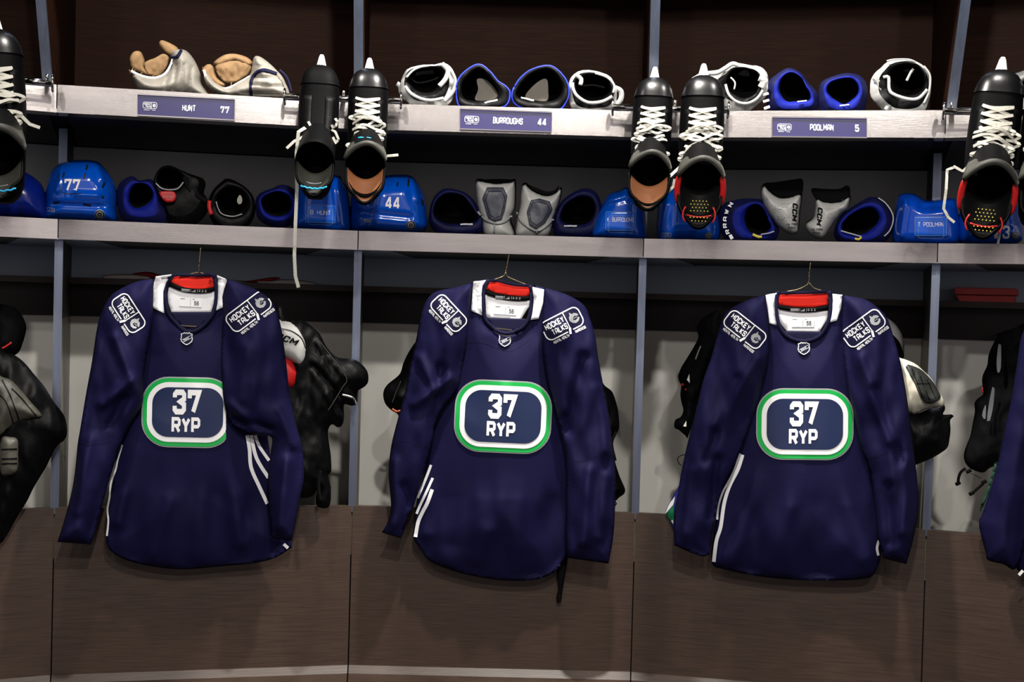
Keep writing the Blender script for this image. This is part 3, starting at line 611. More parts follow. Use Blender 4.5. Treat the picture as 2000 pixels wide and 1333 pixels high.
hockey_jersey('navy jersey with 37 crest in the number 44 stall with its whole crest showing', (993, 498), N2,
 z2([(392, 183), (412, 178)])+tr([(700, 560), (770, 680), (900, 770), (1010, 780), (1140, 700), (1225, 600)], 820, 520, k6)+z2([(610, 190), (645, 200), (700, 330), (690, 500), (715, 640), (732, 800), (737, 950), (728, 1100), (702, 1163), (662, 1198), (600, 1215), (500, 1216), (400, 1201), (320, 1180), (250, 1150), (215, 1105), (193, 1070), (196, 1000), (205, 930), (232, 830), (252, 720), (280, 620), (325, 540), (350, 400), (375, 280)]),
 [(z2([(395, 183), (330, 200), (270, 213), (240, 238), (218, 290), (200, 380), (180, 470), (160, 570), (130, 680), (112, 760), (105, 850), (112, 930), (112, 970), (103, 1010), (81, 1050), (148, 1070), (172, 1000), (190, 960), (215, 890), (235, 820), (255, 740), (268, 670), (300, 605), (345, 545), (362, 470), (375, 400), (385, 290)]), -.042, .045, 26, (0, 14, 15)),
  (z2([(645, 200), (720, 222), (782, 260), (805, 310), (822, 370), (832, 440), (850, 540), (872, 660), (883, 760), (893, 850), (891, 950), (885, 1060), (868, 1158), (725, 1138), (720, 1060), (722, 950), (722, 800), (705, 700), (680, 600), (655, 500), (640, 400), (638, 300)]), -.052, .050, 30, (0, 12, 13))],
 (982.5, 814.5, 190, 142, 2.6), [(876.5, 612, 47, 76, 36), (1098.5, 632.5, -27, 80, 39)], (986, 664.5, 2),
 [(z2([(256, 900), (240, 945), (222, 980), (207, 1015), (198, 1065)]), 7), (z2([(258, 860), (240, 900), (212, 960), (202, 985)]), 5), (z2([(252, 815), (235, 860), (205, 930)]), 5)],
 [(880, 690, 860, 780, 14, -.014), (1075, 700, 1095, 860, 12, -.012), (950, 1040, 930, 1090, 18, .008), (840, 900, 830, 1040, 14, .010), (1000, 950, 1020, 1100, 26, .008), (900, 880, 880, 1060, 20, -.008)],
 [[(880, 740, 810, 790, 9, .014), (860, 720, 850, 840, 10, -.012), (770, 900, 765, 1020, 9, .008), (820, 700, 850, 760, 9, .010), (790, 950, 800, 990, 8, -.01)],
  [(1140, 700, 1110, 840, 12, -.014), (1150, 920, 1140, 1060, 10, .012), (1185, 930, 1170, 1050, 10, .010), (1090, 640, 1100, 800, 10, .010), (1165, 760, 1185, 880, 12, .008)]],
 gold=tr([(845, 692), (1028, 714)], 820, 520, k6), seams=[[z2([(112, 745), (150, 730), (200, 745), (245, 752)])], [z2([(705, 790), (760, 802), (820, 785), (882, 765)]), z2([(765, 805), (752, 950), (760, 1130)])]],
 yoke=[tr([(520, 850), (720, 860), (1000, 950), (1250, 800)], 820, 520, k6)])
# ---- jersey in the POOLMAN stall
N3 = dict(sharp=(0, 1, 8, 9), cuffs=[z3([(120, 1088), (211, 1120)]), z3([(846, 1128), (926, 1146)])],
 inner=z3([(478, 262), (560, 280), (652, 280), (650, 310), (620, 357), (510, 352), (485, 320)]),
 lower_in=z3([(486, 350), (640, 352), (625, 372), (590, 385), (530, 382), (500, 368)]),
 red=z3([(482, 222), (560, 222), (654, 218), (654, 258), (600, 268), (540, 267), (481, 258)]),
 tape=z3([(478, 265), (520, 273), (565, 277), (610, 275), (655, 266)]), tw=8, ang=0, tag=(1250+565/1.7773, 450+321/1.7773),
 hem=z3([(510, 354), (560, 358), (615, 357)]),
 collar=z3([(482, 212), (473, 240), (474, 290), (485, 335), (510, 368), (550, 385), (590, 385), (625, 368), (650, 330), (662, 280), (661, 230), (654, 212)]),
 top=z3([(482, 219), (520, 216), (570, 217), (620, 213), (654, 212)]),
 white=[z3([(436, 226), (474, 218), (467, 250), (468, 300), (474, 331), (449, 323), (444, 275)]), z3([(668, 221), (702, 225), (697, 270), (683, 314), (657, 321), (667, 280), (670, 245)])],
 wire=[[(1580, 551), (1577, 556), (1560, 565), (1532, 571)], [(1580, 551), (1583, 556), (1592, 564), (1612, 569)]], hookpts=[(1583, 513), (1581, 530)], hlabel='thin wire hanger holding the jersey in the number 5 stall',
 bodyhem=z3([(262, 1156), (310, 1172), (400, 1190), (500, 1201), (600, 1204), (720, 1204), (797, 1192)]))
hockey_jersey('navy jersey with 37 crest hanging in the number 5 stall', (1583, 513), N3,
 z3([(432, 226), (472, 216), (476, 300), (488, 345), (520, 372), (560, 384), (610, 376), (652, 330)])+z3([(664, 216), (704, 226), (725, 350), (735, 480), (765, 640), (795, 760), (815, 860), (828, 950), (834, 1060), (836, 1120), (826, 1168), (800, 1205), (720, 1216), (600, 1216), (500, 1212), (400, 1200), (300, 1180), (249, 1156), (255, 1060), (275, 960), (298, 880), (335, 775), (368, 680), (400, 560), (422, 440), (428, 330)]),
 [(z3([(436, 225), (380, 240), (322, 268), (290, 300), (265, 380), (245, 450), (220, 520), (195, 620), (165, 740), (145, 830), (130, 920), (117, 1000), (119, 1095), (210, 1132), (243, 1125), (250, 1060), (262, 1000), (280, 920), (315, 850), (345, 775), (370, 705), (395, 630), (418, 560), (440, 480), (448, 400), (444, 300)]), -.042, .050, 28, (0, 12, 14)),
  (z3([(704, 225), (780, 240), (830, 273), (860, 310), (880, 370), (900, 440), (920, 540), (935, 640), (948, 740), (962, 860), (967, 960), (952, 1060), (925, 1160), (845, 1140), (825, 1060), (815, 950), (800, 850), (770, 760), (745, 650), (722, 550), (710, 450), (703, 340)]), -.050, .050, 30, (0, 12, 13))],
 (1572, 829, 190, 140, .5), [(1455, 644, 38, 86, 37), (1687, 641.5, -36, 86, 39)], (1570, 680.5, 0),
 [(z3([(356, 780), (340, 830), (310, 890), (292, 950), (280, 1030), (265, 1080), (256, 1152)]), 7), (z3([(347, 775), (325, 840), (290, 905), (272, 960), (268, 1005)]), 4), (z3([(786, 765), (803, 820), (812, 870), (817, 915)]), 4.5), (z3([(829, 1078), (823, 1105), (828, 1130)]), 5)],
 [(1480, 640, 1470, 760, 12, -.014), (1670, 700, 1700, 900, 14, -.010), (1480, 940, 1430, 1090, 16, .010), (1560, 930, 1500, 1100, 24, .008), (1640, 930, 1690, 1090, 20, .010), (1590, 980, 1590, 1120, 24, -.006)],
 [[(1480, 700, 1400, 830, 12, .014), (1440, 740, 1380, 900, 9, -.012), (1350, 920, 1335, 1040, 9, .008), (1400, 900, 1390, 1010, 10, -.014)],
  [(1680, 700, 1740, 860, 12, .012), (1710, 760, 1760, 900, 9, -.012), (1770, 900, 1765, 1040, 10, .010), (1735, 950, 1740, 1060, 10, -.010)]],
 seams=[[z3([(165, 738), (210, 745), (260, 765), (330, 800)])], [z3([(790, 790), (850, 775), (945, 750)]), z3([(880, 800), (890, 950), (870, 1140)])]])
# ---- jersey at the right edge
J4 = thing('hockey_jersey', 'navy jersey cut off by the right edge, below the two red foam blocks', 'jersey', W(2010, 1120, -.03), 'navy jerseys on wire hangers')
bo, bv = inflate('body', [(2040, 620), (2080, 640), (2140, 700), (2150, 1100), (2040, 1140), (2003, 1122), (1985, 1110), (1975, 1060), (1985, 900), (2000, 760)], -.035, .05, 60, NAVY, J4, sp=8, noise_amp=.012, noise_sc=.013)
so, sv = inflate('sleeve', [(2030, 620), (1998, 650), (1985, 720), (1975, 780), (1960, 850), (1945, 920), (1920, 1000), (1912, 1025), (1925, 1080), (1930, 1095), (1960, 1103), (1985, 1110), (2005, 1040), (2020, 900), (2040, 760)], -.055, .045, 26, NAVY, J4, sp=7, noise_amp=.016, noise_sc=.02)
d = Decal(proj(sv, .003, -.09)); d.line([(1998, 1115), (1990, 1124)], 6); d.out('side_stripe', WHITEF, J4)
# ================================================================== skates on the rails
def skate(label, px, py, off=-.285, s=1.0, lean=0, tilt=0, liner='brown', laces=1, guard=None, seed=1, dangling=(), tongue=1, toe=BLACKT, twist=0, collarred=0):
    """hung toe up; x right, y up (toe), z towards the viewer"""
    O = W(px, py, off); out = (Vector((CC.x, CC.y, 0)) - Vector((O.x, O.y, 0))).normalized(); right = Vector((0, 0, 1)).cross(out).normalized()
    M = Matrix((right, Vector((0, 0, 1)), out)).transposed().to_4x4(); M = Matrix.Translation(O) @ M @ Matrix.Rotation(math.radians(lean), 4, 'Z') @ Matrix.Rotation(math.radians(tilt), 4, 'X') @ Matrix.Rotation(math.radians(twist), 4, 'Y') @ Matrix.Scale(s, 4)
    X = lambda x, y, z: M @ Vector((x, y, z))
    S = thing('ice_skate', label, 'skate', X(0, -.16, .05), 'ice skates hanging toe up from the rails'); rnd = random.Random(seed)
    prof = [(.172, .034, .010, .010), (.169, .036, .022, .019), (.160, .039, .034, .029), (.145, .043, .043, .037), (.12, .047, .0495, .0425), (.09, .050, .052, .046), (.05, .055, .0525, .052), (.01, .062, .052, .059), (-.03, .070, .050, .067), (-.07, .078, .047, .072), (-.11, .082, .044, .070), (-.145, .080, .040, .060), (-.165, .076, .032, .046), (-.178, .070, .018, .026)]
    def ring(y, zc, a, b_, n=32, p=2.4):
        R = []
        for k in range(n):
            t = 2*math.pi*k/n; c, q = math.cos(t), math.sin(t)
            R.append((a*math.copysign(abs(c)**(2/p), c), y, zc+b_*math.copysign(abs(q)**(2/p), q)))
        return R
    def interp(y):
        P = sorted(prof); ys = [p[0] for p in P]; return [float(np.interp(y, ys, [p[k] for p in P])) for k in (1, 2, 3)]
    m = MB(); rows = []
    for j in range(len(prof)-1):
        for k in range(2): rows.append([prof[j][q]*(1-k/2)+prof[j+1][q]*k/2 for q in range(4)])
    rows.append(list(prof[-1])); m.rings([[X(*p) for p in ring(*r)] for r in rows], 0, True, True)
    # ankle shaft coming forward, open at its end
    def sring(t, a, b_, inset=0, n=36):
        c = Vector((0, -.050-.062*t, .09+.145*t)); ax = Vector((0, -.40, .91)).normalized(); up = Vector((0, .91, .40)); R = []
        for k in range(n):
            q = 2*math.pi*k/n; cu, su = math.cos(q), math.sin(q); yy = (b_-inset)*su
            dip = 0.018*max(0, -su)*t - .020*abs(cu)**2*t      # higher at the back, lower at the sides
            R.append(X(*(c + Vector((1, 0, 0))*((a-inset)*cu) + up*yy + ax*dip)))
        return R
    m.rings([sring(0, .046, .070), sring(.3, .047, .070), sring(.6, .0475, .068), sring(.85, .049, .067), sring(1.0, .050, .067), sring(1.03, .048, .064), sring(1.0, .046, .062)], 0)
    boot = m.out('boot', BLACKM, S)
    LM = {'brown': BROWNL, 'black': HOLE, 'dark': BLACKL}[liner]
    m = MB(); m.rings([sring(1.0, .046, .062), sring(.8, .042, .058), sring(.5, .040, .054), sring(.1, .036, .046), sring(-.1, .028, .03)], 0, False, True); m.out('boot_lining', LM if liner != 'brown' else BLACKL, S)
    # toe cap seam and cap
    m = MB(); rr_ = [(y, interp(y)) for y in (.118, .128, .140, .152, .162, .1695, .1735)]
    m.rings([[X(*p) for p in ring(y+.0015, v[0], v[1]+.0022, v[2]+.0022)] for y, v in rr_], 0, False, True); m.out('toe_cap', toe, S)
    # eyelet facings
    for sd in (-1, 1):
        m = MB(); R = []
        for y in np.linspace(.085, -.05, 12):
            zc, a, b_ = interp(y); row = []
            for u in (.35, .50, .65, .80):
                x = sd*a*u; z = zc+b_*(1-u**2.4)**(1/2.4)+.0025; row.append(X(x, y, z))
            R.append(row)
        v = [q for r in R for q in r]; f = [(i*4+j, i*4+j+1, i*4+j+5, i*4+j+4) for i in range(11) for j in range(3)]
        m.add(v, f); m.out('eyelet_facing', BLACKL, S, solid=.002)
    # blade holder: white towers behind the sole, steel runner
    m = MB(); hold = [(.214, -.020, .004, .003), (.209, -.022, .007, .006), (.19, -.020, .0115, .012), (.165, -.012, .017, .020), (.12, -.006, .022, .014), (.08, -.012, .012, .012)]
    m.rings([[X(*p) for p in ring(y, z, a, b_, 20, 2)] for y, z, a, b_ in hold], 0, True, True)
    m.rings([[X(*p) for p in ring(y, z, a, b_, 16, 2)] for y, z, a, b_ in [(.10, -.030, .006, .008), (0, -.034, .006, .008), (-.10, -.030, .006, .009), (-.16, -.026, .007, .006)]], 0, True, True)
    m.rings([[X(*p) for p in ring(y, z, a, b_, 16, 2)] for y, z, a, b_ in [(-.07, -.02, .010, .014), (-.10, -.004, .018, .014), (-.15, .0, .018, .012), (-.165, -.01, .012, .01)]], 0, True, True)
    m.out('blade_holder', PLASTW, S)
    m = MB(); m.hexa([X(x, y, z) for y in (-.165, .20) for x, z in ((-.0018, -.050), (.0018, -.050), (.0018, -.034), (-.0018, -.034))]); m.out('runner', CHROME, S, smooth=False)
    # tongue: arched plate flopping forward over the opening
    if tongue:
        m = MB(); nu, nv = 17, 9; top, bot = [], []
        for j in range(nv):
            v = j/(nv-1)
            for i in range(nu):
                u = -1+2*i/(nu-1); wv = .040+.014*v
                x = wv*u; y = -.004-.048*v-.036*u*u*(.4+.6*v)+.006*v*v; z = .118+.150*v-.026*u*u
                y += .003*math.sin(7*v+3*u)
                top.append(X(x, y, z)); bot.append(X(x*.94, y-.009-.004*(1-u*u), z))
        f = []
        for j in range(nv-1):
            for i in range(nu-1):
                a = j*nu+i; f.append((a, a+1, a+nu+1, a+nu)); f.append(tuple(q+nu*nv for q in (a+nu, a+nu+1, a+1, a)))
        for i in range(nu-1):
            a = (nv-1)*nu+i; f.append((a, a+1, a+1+nu*nv, a+nu*nv))
        for j in range(nv-1):
            for i in (0, nu-1):
                a = j*nu+i; f.append((a, a+nu, a+nu+nu*nv, a+nu*nv))
        m.add(top+bot, f); tg = m.out('tongue', DGREY, S)
        if tongue == 2:
            m = MB(); q = [X(-.02+.008*k, -.036+.0012*(k % 2), .118+.150*.62-.001) + Vector((0, 0, .005)) for k in range(5)]
            m.tube(q, .0022, 6); m.out('tongue_print', CYAN, tg)
    # tendon guard at the heel side
    g = guard or {}; gl = g.get('len', .05); gw = g.get('w', .044); gy = g.get('y', -.135); m = MB(); nu, nv = 19, 9; P0, P1 = [], []
    for j in range(nv):
        v = j/(nv-1)
        for i in range(nu):
            u = -1+2*i/(nu-1); wv = gw*(1-.06*v)*math.sqrt(max(0, 1-(max(0, v-.25)/.75)**3*.62))
            x = wv*u; y = gy-gl*v+.030*(u*u)*(1-.5*v)+.018*max(0, v-.5)*u*u; z = .195+.035*v+.02*u*u*(1-v)
            P0.append(X(x, y, z)); P1.append(X(x*1.07, y-.005, z-.012))
    f0 = [(j*nu+i, j*nu+i+1, (j+1)*nu+i+1, (j+1)*nu+i) for j in range(nv-1) for i in range(nu-1)]
    GM = {'brown': BROWNL, 'black': BLACKL, 'dark': BLACKL}[liner]
    m.add(P0, f0); gin = m.out('tendon_guard_lining', g.get('mat', GM), S, solid=.002)
    m = MB(); m.add(P1, [t[::-1] for t in f0]); edge = [P1[i] for i in range(nu)]
    rim = [P0[j*nu] for j in range(nv)] + [P0[(nv-1)*nu+i] for i in range(nu)] + [P0[j*nu+nu-1] for j in range(nv-1, -1, -1)]
    m.tube(rim, .0032, 8); m.out('tendon_guard', BLACKL, S)
    if g.get('red'):
        m = MB(); dm = MB()
        for sd in (-1, 1):
            pts = [X(sd*(gw*.60+.006*math.sin(t*3.1)), gy-gl*(.45+.42*t), .232) for t in np.linspace(0, 1, 8)]; m.tube(pts, .0022, 8)
        m.tube([X(u*gw*.55, gy-gl*.68-.004*(1-u*u), .236) for u in np.linspace(-1, 1, 9)], .0022, 8); m.out('red_logo', RED, gin)
        for a in range(7):
            for c in range(7):
                u = -.5+a/6+(.08 if c % 2 else 0); yv = .30+c*.09
                if abs(u) < .5-.0*c and abs(yv-.68) > .06: q = X(u*gw*.9, gy-gl*yv, .236+.004); dm.tube([q, q+out*.0012], .0016, 6)
        dm.out('yellow_perforations', YEL, gin, kind='stuff')
    if g.get('cyan'):
        m = MB(); m.tube([X(u*gw*.7, gy-gl*(.62+.10*(1-u*u))+.001*math.sin(u*16), .238) for u in np.linspace(-1, 1, 22)], .0024, 6); m.out('cyan_logo', CYAN, gin)
        m = MB(); m.tube([X(u*gw*.4, gy-gl*(.45+.06*(1-u*u)), .237) for u in np.linspace(-1, 1, 12)], .0013, 6); m.out('grey_logo', GREYT, gin)
    if collarred:
        for sd in (-1, 1):
            m = MB(); pts = [X(sd*(.047+.004*math.sin(t*3.1)), -.085-.062*t, .232-.02*t) for t in np.linspace(0, 1, 9)]
            m.tube(pts, [.004]+[.0075]*7+[.004], 10, flat=.75); m.out('red_collar_pad', RED, S)
    # laces
    def surf(x, y):
        zc, a, b_ = interp(y); u = min(.98, abs(x)/a); return zc+b_*(1-u**2.4)**(1/2.4)
    def strip(pts, wd=.0062, th=.0014):
        P = [Vector(p) for p in pts]; n = len(P); A, B_, C_, D_ = [], [], [], []
        for i, p in enumerate(P):
            t = (P[min(i+1, n-1)]-P[max(i-1, 0)]); t = t.normalized() if t.length > 1e-8 else Vector((1, 0, 0)); q = t.cross(Vector((0, .25, 1))).normalized()
            q = q if q.y > 0 or abs(q.y) < .01 else -q
            nz = q.cross(t).normalized()*th
            for L_, v in ((A, p+q*wd/2+nz), (B_, p-q*wd/2+nz), (C_, p-q*wd/2-nz), (D_, p+q*wd/2-nz)): L_.append(X(*v))
        return [[A[i], B_[i], C_[i], D_[i]] for i in range(n)]
    lm = MB()
    if laces:
        ys = [.083, .066, .049, .032]; xw = .029
        for j, y in enumerate(ys):
            lm.rings(strip([(xw*u, y+.004*u*u+.001*math.sin(3*u+j), surf(xw*u, y)+.004+.001*j) for u in np.linspace(-1.08, 1.08, 9)]), 0, True, True)
            if j < len(ys)-1:
                for sd in (-1, 1):
                    lm.rings(strip([(sd*xw*u, y-.0085*(u+1)+.002, surf(xw*u, y-.008)+.0055+.002*(1-u*u)) for u in np.linspace(-1, 1, 9)]), 0, True, True)
        nl = laces if laces > 1 else 9
        for j in range(nl):          # loosened rows and loops over the instep
            y0 = .036-.088*j/nl; a1 = rnd.uniform(-.006, .006); a2 = rnd.uniform(.95, 1.45); bul = rnd.uniform(.004, .018); ph = rnd.uniform(0, 6)
            pts = []
            for u in np.linspace(-1, 1, 17):
                x = xw*a2*u; y = y0 + a1*u + .008*math.sin(u*2.6+ph)*rnd.uniform(.9, 1); z = surf(min(abs(x), .046), max(y, -.03))+.006+bul*(1-u*u)+.0008*j
                pts.append((x, y, z))
            if rnd.random() < .75:    # closing loop at one end
                sd = 1 if rnd.random() < .5 else -1
                if sd < 0: pts = pts[::-1]
                x, y, z = pts[-1]; dy = rnd.choice((-1, 1))*rnd.uniform(.008, .014)
                for t in np.linspace(.15, 1, 8): pts.append((x+sd*.010*math.sin(t*math.pi), y+dy*t, z+.004*math.sin(t*math.pi)))
                lx = pts[-1]
                for t in np.linspace(.15, 1, 6): pts.append((lx[0]-sd*.035*t, lx[1]+dy*.25*t, lx[2]+.003))
            lm.rings(strip(pts), 0, True, True)
    for dl in dangling:              # lace ends given in picture pixels, at a distance from the boot
        P = [W(x, y, off-.16+o_) for x, y, o_ in dl['p']]; Mi = M.inverted(); Q = [Mi @ p for p in P]
        Q = [Q[0]] + [Q[i].lerp(Q[i+1], t) for i in range(len(Q)-1) for t in (.33, .66, 1)]
        lm.rings(strip(Q, dl.get('w', .0062)/s, .0014), 0, True, True)
    if lm.f: lm.out('laces', LACE, S, smooth=False)
    return S
skate('black skate at the left edge, left of the number 77 plate, with loose white laces', 2, 232, s=1.22, lean=4, liner='dark', seed=3, tongue=1, guard=dict(len=.045, cyan=1, mat=DGREY), laces=7,
      dangling=[dict(p=[(20, 215, .02), (40, 225, 0), (58, 243, 0), (78, 250, 0)], w=.008)])
skate('shadowed black skate hanging left of the steel post, one long white lace hanging down', 622, 262, s=1.0, lean=-1, liner='dark', tongue=0, laces=0, seed=5, guard=dict(len=.058, y=-.125, cyan=1, mat=DGREY, w=.046), toe=BLACKM,
      dangling=[dict(p=[(596, 250, .02), (583, 258, 0), (579, 300, 0), (580, 370, 0), (577, 440, -.01), (575, 500, -.01), (577, 540, -.01), (583, 562, -.01)], w=.0085), dict(p=[(592, 268, .01), (575, 276, 0), (560, 290, 0)], w=.007),
                dict(p=[(602, 238, .04), (609, 250, .03), (608, 262, .03), (600, 270, .04)]), dict(p=[(655, 232, .04), (659, 238, .03), (656, 246, .03), (650, 250, .04), (648, 244, .04)]), dict(p=[(648, 254, .04), (655, 258, .03), (661, 272, .03), (656, 280, .03), (650, 268, .03)])])
skate('black skate with white laces hanging right of the steel post near the number 44 plate', 718, 268, s=1.0, lean=0, liner='brown', seed=11, tongue=2, laces=9, guard=dict(len=.062, w=.048, y=-.132),
      dangling=[dict(p=[(756, 305, .03), (768, 304, .02), (778, 303, .02)], w=.007)])
skate('black skate with brown heel lining, left of a pair between the 44 and 5 plates', 1270, 285, s=1.0, lean=-2, liner='brown', seed=21, tongue=1, laces=11, guard=dict(len=.060, w=.050, y=-.128))
skate('black skate with red side pads hanging between the 44 and 5 plates', 1367, 295, s=1.1, lean=-1, liner='black', seed=33, tongue=1, laces=12, guard=dict(len=.082, w=.050, y=-.118, red=1), collarred=1,
      dangling=[dict(p=[(1400, 285, .02), (1370, 300, .02), (1335, 320, .02), (1308, 345, .0), (1293, 375, 0), (1300, 380, 0), (1315, 365, 0), (1318, 350, 0)], w=.0075)])
skate('black skate with red side pads near the right edge, lace hanging to shelf', 1932, 300, s=1.16, lean=-6, liner='black', seed=41, tongue=1, laces=12, guard=dict(len=.078, w=.048, y=-.120, red=1), collarred=1,
      dangling=[dict(p=[(1862, 328, .02), (1850, 332, .01), (1848, 370, 0), (1843, 408, 0), (1852, 425, 0), (1864, 435, 0)], w=.0065), dict(p=[(1960, 375, .04), (1956, 410, .04), (1953, 450, .04), (1949, 478, .03)], w=.0055),
                dict(p=[(1862, 325, .0), (1880, 335, .0), (1900, 318, .0), (1930, 308, 0), (1960, 318, 0)], w=.0065)])
skate('black skate cut off by the right edge, only its left laces showing', 2036, 300, s=1.1, lean=-4, liner='black', seed=47, tongue=1, laces=10)
# ================================================================== gear lying on the shelves
def polar(pts, c, n):
    P = np.array(spline(pts, 3)); A = np.arctan2(P[:, 1]-c[1], P[:, 0]-c[0]); R = np.hypot(P[:, 0]-c[0], P[:, 1]-c[1])
    out = []
    for k in range(n):
        a = -math.pi+2*math.pi*k/n; dd = np.abs(np.angle(np.exp(1j*(A-a)))); idx = np.argsort(dd)[:3]
        wgt = 1/(dd[idx]+.02); r = (R[idx]*wgt).sum()/wgt.sum(); out.append((c[0]+r*math.cos(a), c[1]+r*math.sin(a)))
    return out
def drop(pts, by, band=14):
    ym = max(p[1] for p in pts); return [(x, y+by*max(0, 1-(ym-y)/band)) for x, y in pts]
def cup(cat, name, label, group, outer, inner, off, ln, shell, lining, rim=None, dz=6, bump=.004, seed=0, deep=None, rimw=.35, names=('shell', 'lining', 'rim'), tail=.82, edge=None):
    """a soft tube that opens towards the viewer: glove cuffs, elbow pads"""
    n = 60; ip = np.array(spline(inner, 3)); c = ip.mean(0); outer = drop(outer, dz)
    O_ = polar(outer, c, n); I_ = polar(inner, c, n); oc = np.array(outer).mean(0)
    T_ = thing(name, label, cat, W(oc[0], max(p[1] for p in outer), off+ln/2), group)
    mixp = lambda A_, B_, t: [(a[0]*(1-t)+b_[0]*t, a[1]*(1-t)+b_[1]*t) for a, b_ in zip(A_, B_)]
    sc = lambda A_, k, c_: [(c_[0]+(p[0]-c_[0])*k, c_[1]+(p[1]-c_[1])*k) for p in A_]
    yb = max(p[1] for p in outer)
    def R(pts, o, amp=1):
        r = []
        for i, p in enumerate(pts):
            nn = bump*amp*noise.noise(Vector((p[0]*.06+seed*9, p[1]*.06, o*18+seed)))
            q = W(p[0], p[1], o+nn); r.append(q)
        return r
    low = (oc[0], yb)
    m = MB(); m.rings([R(sc(O_, tail*.55, low), off+ln), R(sc(O_, tail*.9, low), off+ln*.92), R(sc(O_, tail, low), off+ln*.7), R(sc(O_, 1.0, low), off+ln*.3, 2), R(O_, off+ln*.08, 2), R(mixp(O_, I_, .05), off+ln*.02, 1.5), R(mixp(O_, I_, rimw), off-.008)], 0, True, False)
    m.out(names[0], shell, T_)
    m = MB(); m.rings([R(mixp(O_, I_, rimw), off-.008), R(mixp(O_, I_, rimw+.25), off-.012), R(mixp(O_, I_, .9), off-.006), R(I_, off+.006)], 0)
    m.out(names[2], rim or lining, T_)
    m = MB(); I2 = sc(I_, .92, c); m.rings([R(I_, off+.006), R(sc(I_, .97, c), off+ln*.2), R(sc(I_, .88, c), off+ln*.5), R(sc(I_, .6, c), off+ln*.8)], 0, False, True)
    m.out(names[1], deep or lining, T_)
    if edge: m = MB(); m.tube([W(p[0], p[1], off-.004) for p in mixp(O_, I_, .10)]+[W(*mixp(O_, I_, .10)[0], off-.004)], .0026, 8); m.out('blue_edge', edge, T_)
    return T_, c
GU = 'gloves and pads on the upper shelf'; GM_ = 'gloves and pads on the middle shelf'
def Bz(p): return tr(p, 500, 50, 2.9617)
def Cz(p): return tr(p, 1000, 50, 2.962)
def Dz(p): return tr(p, 1450, 50, 2.9618)
def Az(p): return tr(p, 0, 0, 2.6667)
UOFF = -.10
# --- upper shelf: elbow pads
def strap(T_, pts, wd, off, m, name='strap', k=.002):
    m = WHITEL if m is WHITEF else m
    d = Decal(flatmap(off)); d.line(spline(pts, 3, closed=False), wd); return d.out(name, m, T_, solid=k)
T_, c = cup('elbow pad', 'elbow_pad', 'white and black elbow pad on the upper shelf, right of the number 77 side skates', GU,
 Bz([(835, 340), (850, 290), (880, 250), (960, 228), (1040, 225), (1090, 215), (1135, 250), (1155, 310), (1150, 390), (1110, 450), (1000, 462), (900, 450), (850, 410), (835, 385)]),
 Bz([(880, 320), (905, 262), (1000, 243), (1060, 258), (1075, 310), (1050, 368), (1000, 393), (930, 380), (895, 345)]), UOFF, .12, WHITEL, BLACKL, rim=BLACKL, deep=HOLE, bump=.010, seed=1, rimw=.45)
strap(T_, Bz([(870, 300), (905, 262), (950, 240), (1000, 232)]), 4, UOFF-.016, WHITEF); strap(T_, Bz([(1075, 220), (1110, 260), (1095, 310), (1060, 350)]), 9, UOFF-.018, WHITEF)
strap(T_, Bz([(862, 350), (900, 395), (960, 425), (1020, 432), (1085, 420)]), 6, UOFF-.016, WHITEL, 'white_edge'); strap(T_, Bz([(880, 290), (930, 330), (1000, 322), (1060, 300)]), 5, UOFF+.03, BLACKL)
strap(T_, Bz([(1120, 250), (1150, 310), (1140, 380), (1090, 440)]), 7, UOFF-.004, GREYP, 'clear_tab'); strap(T_, Bz([(815, 335), (835, 350), (840, 385), (870, 425)]), 9, UOFF+.01, GREYP, 'clear_tab')
for k, (o, i_, lab, sd) in enumerate(((Bz([(1160, 330), (1200, 270), (1285, 222), (1350, 260), (1400, 320), (1440, 345), (1475, 380), (1460, 450), (1380, 468), (1250, 468), (1170, 455), (1158, 400)]),
   Bz([(1190, 350), (1230, 290), (1290, 250), (1340, 290), (1385, 340), (1405, 395), (1375, 432), (1270, 442), (1200, 420)]), 'blue and black glove above the number 44 plate, left of two', 2),
   (Bz([(1478, 400), (1500, 340), (1540, 290), (1600, 250), (1690, 230), (1750, 258), (1800, 320), (1815, 380), (1800, 440), (1750, 480), (1600, 475), (1500, 455)]),
   Bz([(1505, 395), (1555, 315), (1620, 268), (1690, 252), (1745, 300), (1772, 365), (1740, 428), (1640, 444), (1545, 430)]), 'blue and black glove above the number 44 plate, right of two', 3))):
    T_, c = cup('glove', 'hockey_glove', lab, GU, o, i_, UOFF, .14, NAVYG, BLACKL, rim=BLACKL, deep=BLACKL, seed=sd, rimw=.22, edge=mat('bright_blue_binding', (16, 44, 190), .6), names=('shell', 'lining', 'cuff_edge'))
    d = Decal(flatmap(UOFF+.035)); d.fill(spline(Bz([(1280, 310), (1340, 320), (1400, 400), (1360, 430), (1270, 430), (1285, 370)]) if k == 0 else Bz([(1680, 310), (1625, 330), (1560, 400), (1580, 425), (1680, 435), (1690, 380)]), 3), 6)
    d.out('palm_lining', mat('grey_palm_lining', (96, 90, 80), .6, var=(.2, 14, ST)), T_)
    d = Decal(flatmap(UOFF-.016)); q = Bz([(1360, 438)])[0] if k == 0 else Bz([(1570, 425)])[0]; text(d, 'WARRIOR', q[0], q[1], 3.5, 26, -12 if k == 0 else 14, sw=1.3); d.out('cuff_lettering', WHITEP, T_)
